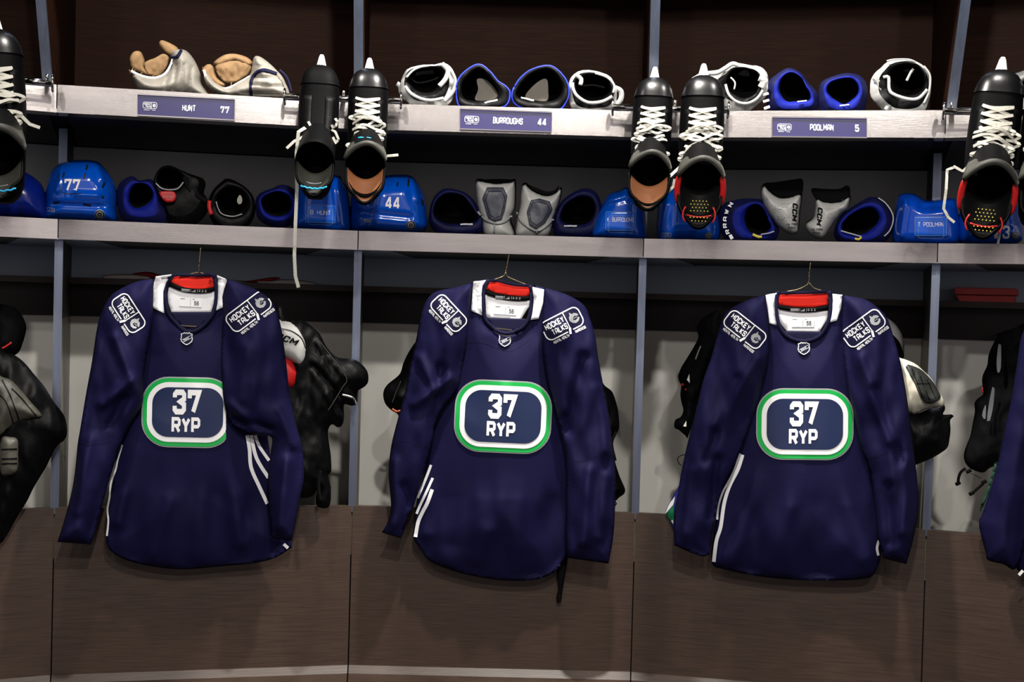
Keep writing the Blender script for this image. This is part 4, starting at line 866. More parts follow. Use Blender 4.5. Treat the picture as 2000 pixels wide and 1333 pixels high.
T_, c = cup('elbow pad', 'elbow_pad', 'white and black elbow pad on the upper shelf, right of the number 44 plate', GU,
 Cz([(330, 330), (350, 290), (400, 260), (480, 262), (560, 290), (590, 330), (605, 370), (605, 430), (580, 480), (420, 487), (345, 470), (328, 400)]),
 Cz([(378, 330), (405, 298), (480, 286), (545, 312), (568, 360), (550, 405), (500, 432), (440, 436), (395, 405), (375, 370)]), UOFF, .12, WHITEL, BLACKL, rim=BLACKL, deep=HOLE, bump=.010, seed=4, rimw=.4)
strap(T_, Cz([(350, 330), (355, 370), (380, 410), (440, 445), (520, 440), (580, 410)]), 6, UOFF-.016, WHITEF, 'white_edge'); strap(T_, Cz([(370, 285), (400, 310), (395, 345)]), 8, UOFF-.016, WHITEF)
strap(T_, Cz([(480, 275), (550, 300), (590, 345), (585, 390)]), 4, UOFF-.014, WHITEF); strap(T_, Cz([(595, 360), (630, 380), (628, 430), (590, 470)]), 10, UOFF+.01, GREYP, 'clear_tab')
strap(T_, Cz([(410, 350), (470, 345), (540, 360)]), 5, UOFF+.03, BLACKL)
T_, c = cup('elbow pad', 'elbow_pad', 'white and grey elbow pad on the upper shelf, half behind the red padded skate', GU,
 Cz([(1000, 390), (1035, 310), (1100, 270), (1200, 255), (1290, 218), (1380, 230), (1440, 240), (1480, 290), (1475, 400), (1400, 470), (1330, 500), (1240, 500), (1120, 480), (1020, 450)]),
 Cz([(1245, 320), (1270, 262), (1330, 245), (1395, 262), (1430, 310), (1415, 385), (1350, 425), (1290, 405), (1252, 365)]), UOFF, .13, WHITEL, BLACKL, rim=BLACKL, deep=HOLE, bump=.010, seed=5, rimw=.72)
strap(T_, Cz([(1100, 275), (1180, 275), (1230, 250), (1275, 222), (1310, 232)]), 9, UOFF-.014, GREYP, 'clear_tab'); strap(T_, Cz([(1235, 340), (1255, 400), (1300, 440), (1360, 450), (1420, 420), (1465, 350)]), 5, UOFF-.018, WHITEF, 'white_edge')
strap(T_, Cz([(1265, 300), (1290, 330), (1285, 370)]), 3, UOFF-.02, WHITEF); strap(T_, Cz([(1430, 300), (1460, 320), (1440, 360)]), 14, UOFF-.02, WHITEF, 'white_pad')
for o, i_, lab, sd in ((Dz([(140, 420), (150, 330), (200, 280), (270, 245), (340, 275), (380, 330), (430, 385), (440, 430), (430, 490), (330, 512), (200, 510), (150, 480)]),
   Dz([(215, 350), (240, 295), (290, 275), (340, 305), (368, 360), (390, 405), (385, 432), (320, 438), (255, 438), (220, 395)]), 'navy and blue glove above the number 5 plate, left of two', 6),
   (Dz([(440, 400), (455, 330), (520, 295), (600, 275), (680, 290), (720, 350), (718, 440), (690, 500), (600, 515), (480, 510), (445, 470)]),
   Dz([(490, 370), (515, 330), (565, 312), (625, 308), (662, 340), (670, 390), (640, 425), (590, 455), (545, 435), (505, 405)]), 'navy and blue glove above the number 5 plate, right of two', 7)):
    T_, c = cup('glove', 'hockey_glove', lab, GU, o, i_, UOFF, .14, NAVYG, BLUEG, rim=BLUEG, deep=HOLE, seed=sd, rimw=.55, names=('shell', 'lining', 'cuff_edge'))
    d = Decal(flatmap(UOFF-.016)); q = Dz([(345, 437)])[0] if sd == 6 else Dz([(590, 460)])[0]; d.line([(q[0]-9, q[1]+1), (q[0]+9, q[1]-1)], 2); d.out('cuff_label', WHITEP, T_)
    if sd == 6:
        d = Decal(flatmap(UOFF-.002)); 
        for a, b_, c_ in (((118, 400), (152, 392), 3), ((120, 440), (155, 430), 3), ((125, 480), (158, 468), 3)): d.line(Dz([a, b_]), 5)
        d.out('side_stripes', WHITEP, T_)
T_, c = cup('elbow pad', 'elbow_pad', 'white elbow pad with black lining above the right end of the number 5 plate', GU,
 Dz([(738, 370), (748, 300), (800, 245), (850, 205), (950, 192), (1030, 220), (1080, 270), (1092, 350), (1080, 430), (1040, 500), (950, 515), (850, 508), (780, 460), (745, 420)]),
 Dz([(862, 330), (860, 275), (905, 235), (980, 228), (1035, 265), (1052, 320), (1042, 375), (980, 408), (910, 400), (875, 375)]), UOFF, .14, WHITEL, BLACKL, rim=BLACKL, deep=HOLE, bump=.010, seed=8, rimw=.4)
strap(T_, Dz([(815, 300), (845, 300), (850, 370), (880, 400), (960, 425), (1020, 420), (1070, 370)]), 6, UOFF-.016, WHITEF, 'white_edge'); strap(T_, Dz([(835, 205), (880, 196), (960, 196), (1000, 210)]), 3, UOFF-.012, WHITEF)
strap(T_, Dz([(950, 320), (975, 270), (990, 250)]), 5, UOFF+.0, WHITEF); strap(T_, Dz([(1050, 235), (1085, 290), (1080, 380), (1050, 450)]), 4, UOFF-.014, WHITEF, 'white_edge'); strap(T_, Dz([(760, 300), (800, 350), (850, 440), (830, 490)]), 10, UOFF-.006, GREYP, 'clear_tab')
T_, c = cup('elbow pad', 'elbow_pad', 'grey and white elbow pad at the right edge, behind the last skates', GU,
 Dz([(1420, 420), (1450, 330), (1520, 300), (1600, 270), (1680, 250), (1760, 300), (1780, 420), (1740, 500), (1600, 510), (1470, 490)]),
 Dz([(1610, 350), (1650, 300), (1700, 310), (1730, 370), (1700, 430), (1640, 430)]), UOFF, .12, GREYP, BLACKL, rim=WHITEL, deep=HOLE, seed=9, rimw=.5)
# --- cream pads over the HUNT plate
def cream(label, shell, flaps, lines, edge, trim, inside, seed, name='shoulder_cap'):
    c = np.array(shell).mean(0); T_ = thing('elbow_pad', label, 'elbow pad', W(c[0], max(p[1] for p in shell), UOFF+.05), 'worn cream pads over the number 77 plate')
    o, bv = inflate('segmented_shell', drop(shell, 6), UOFF, .075, 34, CREAM, T_, sp=4, prof='round', noise_amp=.006, noise_sc=.05, folds=[(a[0], a[1], b_[0], b_[1], 2.2, -.006) for a, b_ in lines], back=.6)
    for f in flaps: inflate('padded_flap', f, UOFF+.035, .018, 8, TAN, T_, sp=4, prof='round', noise_amp=.006, noise_sc=.09)
    inflate('hollow_lining', inside, UOFF+.02, .006, 10, TAN, T_, sp=4, noise_amp=.010, noise_sc=.1)
    d = Decal(flatmap(UOFF-.02)); d.line(spline(edge, 3, closed=False), 5); d.out('white_edge', WHITEF, T_, solid=.006)
    d = Decal(flatmap(UOFF-.026)); d.line(spline([(x+1, y+5) for x, y in edge], 3, closed=False)[4:-2], 2.4); d.out('navy_lacing', NAVYD, T_, solid=.004)
    for t in trim: d = Decal(proj(bv, .004, UOFF-.05)); d.line(spline(t, 3, closed=False), 5); d.out('navy_binding', NAVYD, T_, solid=.004)
    rnd = random.Random(seed); m = MB()
    for k in range(16):
        i = rnd.randrange(0, len(edge)-1); p = edge[i]; q = (p[0]+rnd.uniform(-4, 12), p[1]+rnd.uniform(-12, 6)); m.tube([W(p[0]+rnd.uniform(-3, 3), p[1], UOFF-.02), W((p[0]+q[0])/2+rnd.uniform(-3, 3), (p[1]+q[1])/2+2, UOFF-.01), W(*q, UOFF)], .0011, 5)
    m.out('frayed_threads', TAN, T_, kind='stuff')
    return T_
cream('worn cream pad with tan lining above the left end of the number 77 plate',
 Az([(690, 395), (700, 430), (730, 470), (800, 487), (900, 489), (1010, 492), (1095, 494), (1050, 440), (1042, 380), (1010, 310), (965, 262), (905, 262), (893, 300), (888, 345), (850, 392), (800, 405), (745, 395), (710, 380)]),
 [Az([(680, 350), (676, 300), (700, 268), (735, 272), (755, 320), (758, 355), (800, 392), (760, 392), (710, 372)]), Az([(828, 235), (838, 210), (880, 222), (930, 256), (915, 300), (880, 292), (852, 268)])],
 [(Az([(920, 330)])[0], Az([(900, 470)])[0]), (Az([(960, 330)])[0], Az([(945, 480)])[0]), (Az([(1000, 350)])[0], Az([(985, 485)])[0]), (Az([(880, 380)])[0], Az([(850, 470)])[0])],
 Az([(683, 370), (720, 390), (770, 405), (820, 405), (860, 385), (885, 350), (900, 310)]), [Az([(885, 295), (920, 298), (945, 262)])], Az([(750, 330), (810, 300), (850, 280), (880, 300), (870, 350), (830, 395), (770, 385)]), 1)
cream('worn cream pad with curled tan lining above the right end of the number 77 plate',
 Az([(1060, 400), (1075, 440), (1120, 475), (1200, 496), (1340, 500), (1500, 500), (1482, 420), (1440, 365), (1385, 315), (1345, 292), (1322, 300), (1312, 350), (1300, 390), (1240, 425), (1180, 455), (1120, 430), (1080, 385)]),
 [Az([(1050, 370), (1080, 335), (1110, 345), (1130, 400), (1180, 440), (1140, 455), (1085, 420)]), Az([(1110, 330), (1160, 290), (1220, 280), (1290, 300), (1318, 335), (1290, 350), (1220, 320), (1150, 345)])],
 [(Az([(1330, 340)])[0], Az([(1440, 370)])[0]), (Az([(1320, 400)])[0], Az([(1460, 410)])[0]), (Az([(1300, 440)])[0], Az([(1470, 450)])[0]), (Az([(1250, 480)])[0], Az([(1470, 490)])[0])],
 Az([(1062, 365), (1080, 420), (1110, 450), (1160, 465), (1210, 452), (1260, 425), (1300, 400)]), [Az([(1310, 500), (1305, 440), (1325, 390), (1370, 365), (1440, 385)]), Az([(1455, 365), (1490, 400), (1510, 450), (1515, 480)])],
 Az([(1120, 350), (1180, 320), (1260, 320), (1310, 350), (1290, 390), (1220, 430), (1160, 420)]), 2)
# --- middle shelf
MO = .05
def bl(cat, name, label, outer, inner, seed, shell=NAVYG, lin=BLUEG, rim=None, deep=HOLE, rimw=.5, off=MO, ln=.16, **k):
    return cup(cat, name, label, GM_, outer, inner, off, ln, shell, lin, rim=rim, deep=deep, seed=seed, rimw=rimw, dz=8, **k)
GN = ('shell', 'lining', 'cuff_edge')
bl('glove', 'hockey_glove', 'navy glove with blue cuff lining, right beside the 77 helmet', Az([(610, 1040), (620, 960), (685, 915), (720, 940), (790, 935), (820, 980), (850, 1060), (870, 1130), (840, 1160), (700, 1155), (630, 1130)]),
 Az([(672, 1040), (685, 985), (730, 955), (780, 980), (795, 1025), (765, 1065), (715, 1085), (685, 1070)]), 11, names=GN)
T_, c = bl('elbow pad', 'elbow_pad', 'black elbow pad with a red label, second item right of the 77 helmet', Az([(800, 940), (830, 880), (880, 862), (940, 885), (990, 908), (1050, 925), (1072, 960), (1060, 1010), (1090, 1040), (1085, 1100), (1000, 1160), (880, 1155), (850, 1060), (810, 1010)]),
 Az([(818, 925), (845, 885), (895, 878), (935, 902), (950, 940), (920, 975), (865, 980), (828, 958)]), 12, shell=BLACKL, lin=BLACKL, rimw=.3)
d = Decal(flatmap(MO-.03)); d.fill(spline(Az([(832, 1000), (900, 998), (918, 1020), (905, 1050), (865, 1052), (842, 1030)]), 3), 4); lb = d.out('red_label', RED, T_, solid=.004)
d = Decal(flatmap(MO-.034)); q = Az([(878, 1027)])[0]; text(d, 'CCM', q[0], q[1], 4, 18, 3, sw=1.2); d.out('label_lettering', SALM, lb)
strap(T_, Az([(960, 920), (985, 980), (1030, 1020), (1075, 1050)]), 9, MO-.01, BLACKF); strap(T_, Az([(812, 955), (850, 985), (920, 985), (955, 950)]), 2.4, MO-.016, GREYP, 'piping')
T_, c = bl('elbow pad', 'elbow_pad', 'black elbow pad opening forwards, lying left of the last glove before the white lace', Az([(1085, 1050), (1110, 990), (1160, 942), (1190, 930), (1260, 962), (1310, 1010), (1330, 1070), (1320, 1140), (1270, 1180), (1180, 1190), (1110, 1160), (1088, 1110)]),
 Az([(1130, 1040), (1158, 998), (1220, 982), (1272, 1008), (1292, 1060), (1268, 1104), (1210, 1120), (1150, 1100)]), 13, shell=BLACKL, lin=BLACKL, rimw=.3)
strap(T_, Az([(1092, 1045), (1090, 1080), (1102, 1118)]), 8, MO-.012, RED, 'red_label'); strap(T_, Az([(1125, 1050), (1150, 1110), (1210, 1128), (1262, 1115)]), 2.2, MO-.016, GREYP, 'piping')
d = Decal(flatmap(MO+.02)); d.fill(spline(Az([(1235, 1040), (1250, 1015), (1262, 1040), (1255, 1062), (1240, 1062)]), 2), 3); d.out('cream_tab', CREAM, T_)
bl('glove', 'hockey_glove', 'navy glove with blue cuff rim, just left of the hanging white lace', Az([(1330, 1060), (1350, 1010), (1420, 980), (1470, 962), (1530, 985), (1560, 1040), (1560, 1140), (1450, 1165), (1350, 1140)]),
 Az([(1362, 1055), (1382, 1020), (1440, 1000), (1495, 1018), (1515, 1055), (1505, 1102), (1455, 1128), (1390, 1110)]), 14, names=GN, rimw=.6)
T_, c = bl('glove', 'hockey_glove', 'dark navy glove between the 44 helmet and the white guards', Bz([(1000, 1100), (1020, 1010), (1060, 960), (1110, 942), (1200, 962), (1260, 1010), (1290, 1070), (1325, 1130), (1310, 1180), (1200, 1198), (1060, 1190), (1005, 1150)]),
 Bz([(1028, 1080), (1048, 1015), (1105, 976), (1185, 985), (1232, 1035), (1270, 1090), (1278, 1128), (1230, 1145), (1120, 1146), (1055, 1125)]), 15, names=GN, rim=NAVYG, deep=BLACKL, rimw=.4)
d = Decal(flatmap(MO-.018)); q = Bz([(1218, 1150)])[0]; text(d, 'WARRIOR', q[0], q[1], 3.4, 24, 0, sw=1.2); d.out('cuff_lettering', WHITEP, T_)
T_, c = bl('glove', 'hockey_glove', 'dark navy glove between the white guards and the helmet backed with a name label', Cz([(235, 1130), (270, 1040), (330, 980), (420, 942), (490, 970), (520, 1050), (520, 1120), (505, 1195), (400, 1215), (260, 1205), (240, 1180)]),
 Cz([(285, 1100), (312, 1040), (380, 998), (445, 1000), (478, 1045), (470, 1105), (425, 1148), (335, 1150), (290, 1132)]), 16, names=GN, rim=NAVYG, deep=BLACKL, rimw=.4)
d = Decal(flatmap(MO-.018)); q = Cz([(338, 1160)])[0]; text(d, 'WARRIOR', q[0], q[1], 3.2, 25, 0, sw=1.2); d.out('cuff_lettering', WHITEP, T_)
T_, c = bl('glove', 'hockey_glove', 'navy glove with white side letters, left of the white guards below the number 5 plate', [(1403, 420), (1412, 400), (1435, 391), (1465, 388), (1492, 392), (1508, 410), (1516, 435), (1522, 452), (1510, 467), (1470, 470), (1430, 470), (1408, 455)],
 [(1454, 425), (1461, 408), (1477, 400), (1491, 410), (1499, 430), (1505, 443), (1495, 455), (1472, 457), (1458, 445)], 17, names=GN, rimw=.55)
dl = Decal(flatmap(MO-.012))
for ch_, x, y, a in (('N', 1427, 400, -65), ('W', 1419, 414, -75), ('A', 1416, 428, -85), ('R', 1416, 441, -98), ('R', 1421, 453, -108), ('I', 1428, 463, -118)): text(dl, ch_, x, y, 8, 9, a+180 if False else a, sw=1.5)
dl.out('side_lettering', WHITEP, T_)
strap(T_, [(1470, 458), (1482, 463), (1488, 462)], 5, MO-.02, YEL, 'yellow_tab'); strap(T_, [(1486, 458), (1500, 456), (1512, 452)], 2.2, MO-.02, WHITEF, 'white_label')
T_, c = bl('glove', 'hockey_glove', 'navy glove with thin white piping, left of the rightmost helmet with name label', Dz([(530, 1190), (560, 1110), (620, 1060), (700, 1010), (760, 992), (830, 1020), (870, 1090), (878, 1150), (840, 1230), (740, 1255), (600, 1245), (540, 1230)]),
 Dz([(575, 1165), (612, 1110), (680, 1068), (745, 1058), (780, 1085), (788, 1130), (750, 1175), (695, 1208), (610, 1205)]), 18, names=GN, rimw=.5)
strap(T_, Dz([(785, 997), (830, 1030), (868, 1090), (870, 1140), (850, 1190), (820, 1220)]), 2.4, MO-.006, WHITEF, 'white_piping'); strap(T_, Dz([(570, 1188), (630, 1205), (690, 1222)]), 2.2, MO-.02, WHITEF, 'white_label'); strap(T_, Dz([(650, 1232), (672, 1238), (688, 1225)]), 4, MO-.022, YEL, 'yellow_tab')
# --- upright guards
def guard(label, outline, hexa, seed, m=WHITEL, top=None, ccm=None, sidec=None, cuff=None):
    c = np.array(outline).mean(0); T_ = thing('shin_guard', label, 'guard', W(c[0], max(p[1] for p in outline)+6, MO+.05), GM_)
    bk, _ = inflate('black_liner', drop([(c[0]+(x-c[0])*1.02+1, c[1]+(y-c[1])*1.02-3) for x, y in outline], 6), MO+.05, .02, 10, BLACKL, T_, sp=5)
    o, bv = inflate('plastic_shell', drop(outline, 7), MO+.005, .055, 24, m, T_, sp=3.5, prof='round', noise_amp=.004, noise_sc=.06, back=.4)
    if top: inflate('opening_lining', top, MO-.01, .004, 6, HOLE, T_, sp=4)
    if hexa:
        d = Decal(proj(bv, .005, MO-.04)); d.fill(hexa, 4); hp = d.out('slate_cap', HEXG, T_, solid=.006)
        d = Decal(proj(bv, .009, MO-.05)); cc = np.array(hexa).mean(0); d.line([tuple(cc+(np.array(p)-cc)*.80) for p in hexa], 1.2, closed=True); d.out('cap_ridge', BLACKL, hp)
    if cuff: d = Decal(proj(bv, .004, MO-.03)); [d.line(spline(q, 3, closed=False), wd) for q, wd in cuff]; d.out('grey_edge', GREYP, T_, solid=.003)
    if ccm:
        d = Decal(proj(bv, .003, MO-.05)); x, y, a = ccm[0]; text(d, 'CCM', x, y, 10, 34, a, sw=1.6, shear=.25); x, y, a = ccm[1]; text(d, 'ULTRA', x, y-3.5, 4.2, 22, a, sw=1.2, shear=.2); text(d, 'PRO', x-1, y+3.5, 4.2, 14, a, sw=1.2, shear=.2)
        d.out('guard_lettering', BLACKL, T_)
        d = Decal(proj(bv, .0022, MO-.05)); rnd = random.Random(seed)
        xs = ccm[2]
        for (x, y) in xs:
            for k in range(6):
                a = k*math.pi/3; d.line([(x+1.5*math.cos(a), y+1.5*math.sin(a)), (x+9*math.cos(a), y+9*math.sin(a))], .9)
        d.out('embossed_pattern', mat('pale_grey_emboss', (168, 168, 166), .5), T_)
    return T_
guard('white guard with slate grey cap, left of two below the number 44 plate', Bz([(1272, 905), (1300, 898), (1380, 912), (1470, 905), (1495, 900), (1500, 960), (1495, 1060), (1470, 1130), (1490, 1205), (1335, 1205), (1305, 1120), (1282, 1050), (1270, 960)]),
 Bz([(1335, 940), (1430, 940), (1452, 985), (1440, 1060), (1420, 1120), (1380, 1132), (1345, 1112), (1312, 1000)]), 1, top=Bz([(1290, 898), (1330, 890), (1420, 888), (1490, 893), (1470, 908), (1380, 914), (1310, 908)]),
 cuff=[(Bz([(1285, 1075), (1320, 1120), (1385, 1145), (1440, 1135), (1480, 1100)]), 3), (Bz([(1380, 1150), (1378, 1200)]), 2)])
guard('white guard with slate grey cap, right of two below the number 44 plate', Bz([(1540, 925), (1560, 918), (1600, 955), (1680, 985), (1740, 962), (1762, 945), (1757, 1010), (1722, 1110), (1680, 1205), (1515, 1205), (1508, 1130), (1525, 1050), (1530, 980)]),
 Bz([(1590, 1012), (1640, 1005), (1700, 1022), (1712, 1062), (1670, 1140), (1620, 1175), (1580, 1150), (1568, 1080)]), 2, top=Bz([(1560, 915), (1600, 930), (1680, 960), (1730, 950), (1752, 925), (1740, 965), (1680, 985), (1600, 955)]),
 cuff=[(Bz([(1508, 1080), (1540, 1140), (1620, 1188), (1680, 1160), (1720, 1120)]), 3), (Bz([(1622, 1190), (1625, 1205)]), 2)])
guard('white guard with black side letters standing below the number 5 plate, left of two', Dz([(104, 975), (125, 925), (165, 965), (215, 995), (275, 992), (338, 978), (330, 1080), (325, 1150), (318, 1182), (280, 1190), (225, 1170), (170, 1120), (125, 1050)]), None, 3,
 top=Dz([(125, 915), (200, 905), (300, 890), (345, 888), (352, 930), (338, 980), (275, 994), (215, 996), (160, 962)]), ccm=[(*Dz([(303, 1080)])[0], 94), (*Dz([(288, 1160)])[0], 0), Dz([(150, 1000), (200, 1060), (245, 1030), (215, 1120), (265, 1110)])])
guard('white guard with black side letters standing below the number 5 plate, right of two', Dz([(428, 1008), (480, 1022), (560, 1020), (618, 992), (610, 1060), (575, 1090), (540, 1130), (505, 1180), (470, 1212), (430, 1216), (378, 1190), (368, 1150), (410, 1110)]), None, 4,
 top=Dz([(400, 945), (470, 945), (560, 945), (600, 925), (622, 940), (616, 995), (560, 1022), (480, 1024), (425, 1005)]), ccm=[(*Dz([(446, 1105)])[0], 96), (*Dz([(432, 1190)])[0], 2), Dz([(500, 1060), (560, 1060), (520, 1110), (590, 1030)])])
# --- helmets
def helmet(label, outline, T=.12, r=42, m=BLUEH, slots=(), num=None, stickers=(), ridges=(), off=.09, name_label=None, seed=0, band=None, dark=None):
    c = np.array(outline).mean(0); T_ = thing('hockey_helmet', label, 'helmet', W(c[0], max(p[1] for p in outline)+6, off+.02), 'blue helmets on the middle shelf')
    fl = [(a[0], a[1], b_[0], b_[1], wd, am) for a, b_, wd, am in ridges]
    o, bv = inflate('shell', drop(outline, 8), off, T, r, m, T_, sp=3.5, prof='round', folds=fl, back=.6)
    if slots:
        d = Decal(proj(bv, .0015)); [d.line(q, wd) for q, wd in slots]; d.out('vent_slots', SLOT, T_)
    if band:
        d = Decal(proj(bv, .0012)); d.line(spline(band, 3, closed=False), 1.6); d.out('shell_seam', SLOT, T_)
    if num:
        s_, x, y, h, w_, a = num; d = Decal(proj(bv, .0022)); text(d, s_, x, y, h, w_, a, sw=1.35); d.out('number', WHITEP, T_)
    for kind_, x, y, rr in stickers:
        if kind_ == 'puck':
            d = Decal(proj(bv, .002)); d.fill([(x+rr*math.cos(t), y+rr*math.sin(t)) for t in np.linspace(0, 2*math.pi, 24)[:-1]], 4); st = d.out('round_sticker', SLOT, T_)
            d = Decal(proj(bv, .0032)); d.line([(x+rr*.95*math.cos(t), y+rr*.95*math.sin(t)) for t in np.linspace(0, 2*math.pi, 24)[:-1]], .7, closed=True, seg=2); d.line([(x+rr*.55*math.cos(t), y+rr*.55*math.sin(t)) for t in np.linspace(0, 2*math.pi, 24)[:-1]], 2, closed=True, seg=2)
            d.line([(x-1.6, y-1), (x+1.6, y-1), (x+1.4, y+1), (x, y+2), (x-1.4, y+1)], .8, closed=True, seg=2); d.out('sticker_ring', SILVER, st)
        else:
            d = Decal(proj(bv, .0022)); A = affine(x, y, 6, rr); d.line(A([(-1, -.45), (1, -.45), (1, .45), (-1, .45)]), 1, closed=True, seg=2); d.line(A([(-.8, -.15), (.05, -.15)]), 1.2); d.line(A([(-.7, .2), (.05, .2)]), 1.2); d.line(A([(.3, -.45), (.3, .3)]), .7); d.line(A([(.5, -.2), (.55, .2), (.85, .1)]), 1); d.out('talks_sticker', SILVER, T_)
    if name_label:
        s_, x, y, w_, h_, tw, a = name_label; d = Decal(proj(bv, .003)); d.fill(rrect(x, y, w_, h_, 2, a), 4); nl = d.out('name_label', LABELB, T_, solid=.003)
        d = Decal(proj(bv, .0055)); text(d, s_, x, y-h_*.08, 8.5, tw, a, sw=.8); d.out('label_lettering', WHITEP, nl)
        d = Decal(proj(bv, .0065)); d.line(rrect(x, y, w_, h_, 3, a), 1.1, closed=True); d.line(rrect(x, y+h_*.18, w_*.8, h_*.9, 4, a), .9, closed=True); d.out('label_edge', BLUEP, nl)
    return T_, bv
helmet('dark blue helmet at the left edge, partly under the leftmost skate', [(-30, 350), (0, 336), (40, 334), (66, 346), (82, 362), (90, 385), (93, 423), (40, 423), (-30, 420)], m=BLUEHD, band=[(32, 380), (38, 395), (40, 410), (36, 424)], T=.09)
helmet('blue helmet with number 77 at the left end of the middle shelf', [(88, 405), (89, 365), (99, 336), (118, 319), (150, 313), (188, 315), (206, 330), (221, 350), (229, 375), (229, 405), (224, 430), (150, 429), (92, 425)], num=('77', 141, 362, 24, 31, 2), stickers=(('puck', 194.5, 419.5, 10), ('t', 98, 410, 8)),
 slots=[([(129, 318), (130, 324)], 4), ([(125, 336), (123, 347)], 4), ([(171, 322), (168, 332)], 4), ([(167, 338), (163, 350)], 4), ([(205, 357), (200, 367)], 4), ([(104, 397), (116, 395)], 3.2), ([(162, 399), (178, 402)], 3.6), ([(201, 383), (201, 388)], 5)], band=[(116, 335), (115, 352), (120, 374), (135, 379), (160, 378)],
 ridges=[((118, 330), (112, 372), 5, .006), ((150, 380), (190, 382), 6, .006), ((188, 318), (200, 350), 6, .008), ((105, 400), (200, 404), 7, -.008)])
helmet('back of a blue helmet with name label behind the shadowed hanging skate', [(572, 443), (575, 405), (583, 350), (598, 342), (659, 343), (669, 354), (679, 374), (685, 418), (682, 449), (635, 451)], T=.10, r=30, name_label=('B. HUNT', 626, 418, 58, 34, 40, 2), ridges=[((650, 350), (662, 440), 5, -.008)])
helmet('blue helmet with number 44 below the skate with brown lining', Bz([(548, 940), (560, 900), (600, 885), (700, 878), (780, 865), (885, 866), (930, 900), (975, 990), (990, 1090), (985, 1170), (880, 1193), (700, 1185), (560, 1180), (545, 1050)]), num=('44', *Bz([(792, 1028)])[0], 24, 29, 2), stickers=(('puck', *Bz([(895, 1155)])[0], 9), ('t', *Bz([(645, 1128)])[0], 6)),
 slots=[([Bz([(885, 885)])[0], Bz([(880, 930)])[0]], 4), ([Bz([(960, 1000)])[0], Bz([(965, 1040)])[0]], 4), ([Bz([(820, 905)])[0], Bz([(816, 930)])[0]], 3)], ridges=[((735, 380), (722, 440), 7, .010), ((806, 345), (815, 390), 6, .008), ((700, 415), (800, 425), 7, -.007)])
helmet('back of a blue helmet with name label, left of the red padded skate pair', Cz([(465, 1215), (470, 1140), (510, 1050), (560, 975), (620, 955), (660, 935), (690, 955), (760, 965), (772, 1100), (765, 1228), (600, 1230)]), T=.10, r=30, name_label=('K. BURROUGHS', *Cz([(628, 1132)])[0], 58, 36, 52, 1), ridges=[((1180, 395), (1230, 380), 5, .01)])
helmet('blue helmet behind the red padded skate, with a rounded sticker at its base', Cz([(850, 1010), (900, 950), (960, 935), (1100, 960), (1170, 1020), (1197, 1080), (1190, 1230), (1000, 1238), (850, 1232)]), stickers=(('t', *Cz([(893, 1213)])[0], 9), ('puck', *Cz([(1137, 1218)])[0], 7)), ridges=[((1300, 400), (1290, 450), 6, .008)], T=.10)
helmet('back of a blue helmet with name label near the right end of the shelf', Dz([(872, 1250), (876, 1100), (892, 1000), (930, 970), (1000, 975), (1060, 1010), (1150, 1005), (1225, 1000), (1250, 1060), (1246, 1255), (1000, 1262)]), T=.10, r=30, name_label=('T. POOLMAN', *Dz([(1090, 1160)])[0], 62, 38, 50, 0), ridges=[((1770, 390), (1760, 460), 5, .01), ((1800, 405), (1860, 400), 5, -.008)], m=mat('translucent_blue_shell', (6, 70, 190), .12, spec=.6, coat=.5))
helmet('blue helmet with number 23 at the right end of the middle shelf', Dz([(1258, 1245), (1262, 1060), (1330, 1000), (1500, 985), (1580, 1020), (1610, 1100), (1618, 1235), (1450, 1262)]), T=.10, num=('23', *Dz([(1502, 1195)])[0], 26, 30, 2), stickers=(('puck', *Dz([(1580, 1215)])[0], 7.5),), ridges=[((1970, 385), (1975, 440), 6, .008)])
# ================================================================== gear hanging inside the stalls, and on the back ledge
HG = 'padding hung inside the stalls'
def gear(name, cat, label, at_, off=.30): return thing(name, label, cat, W(at_[0], at_[1], off), HG)
def Z8(p): return tr(p, 0, 450, 1.776)
def Zl(p): return tr(p, 0, 560, 2.6667)
def Zp(p): return tr(p, 550, 600, 2.9640)
def Zr(p): return tr(p, 1700, 600, 3.3333)
def Zs(p): return tr(p, 1280, 600, 5.1286)
# left edge: black shoulder pads with grey leather shell, black cap above
T_ = gear('shoulder_pads', 'shoulder pads', 'black shoulder pads with grey leather shell hanging at the far left', (20, 1080))
inflate('black_body', Zl([(-60, 330), (30, 345), (80, 360), (130, 400), (180, 460), (230, 520), (280, 600), (330, 665), (345, 710), (350, 760), (335, 800), (290, 840), (240, 940), (180, 1040), (140, 1120), (90, 1200), (40, 1290), (0, 1340), (-60, 1340)]), .0, .07, 30, BLACKL, T_, sp=7, noise_amp=.02, noise_sc=.03)
o, bv = inflate('grey_leather_shell', Zl([(-60, 440), (10, 470), (60, 490), (110, 540), (160, 600), (215, 665), (205, 685), (140, 698), (90, 715), (40, 750), (0, 785), (-60, 800)]), -.055, .05, 30, mat('dark_grey_leather', (66, 65, 58), .5, spec=.4, bump=(.4, 30, ST), var=(.25, 14, ST)), T_, sp=5, noise_amp=.008, noise_sc=.05)
d = Decal(proj(bv, .002)); [d.line(spline(Zl(q), 4, closed=False), 2.2) for q in ([(10, 485), (50, 560), (80, 640), (100, 700)], [(-10, 560), (30, 600), (60, 680), (70, 720)], [(60, 530), (110, 580), (190, 675)], [(0, 780), (50, 735), (110, 705), (205, 682)])]; d.out('panel_stitching', BLACKL, o)
o, bv = inflate('buckle_strap', Zl([(5, 800), (60, 785), (92, 800), (95, 860), (90, 960), (50, 985), (5, 970)]), -.07, .02, 8, mat('grey_webbing', (74, 72, 64), .5), T_, sp=4)
d = Decal(proj(bv, .003)); [d.line(Zl([(8, y), (90, y-3)]), 3) for y in (850, 900, 925)]; d.out('buckle_bars', BLACKL, o)
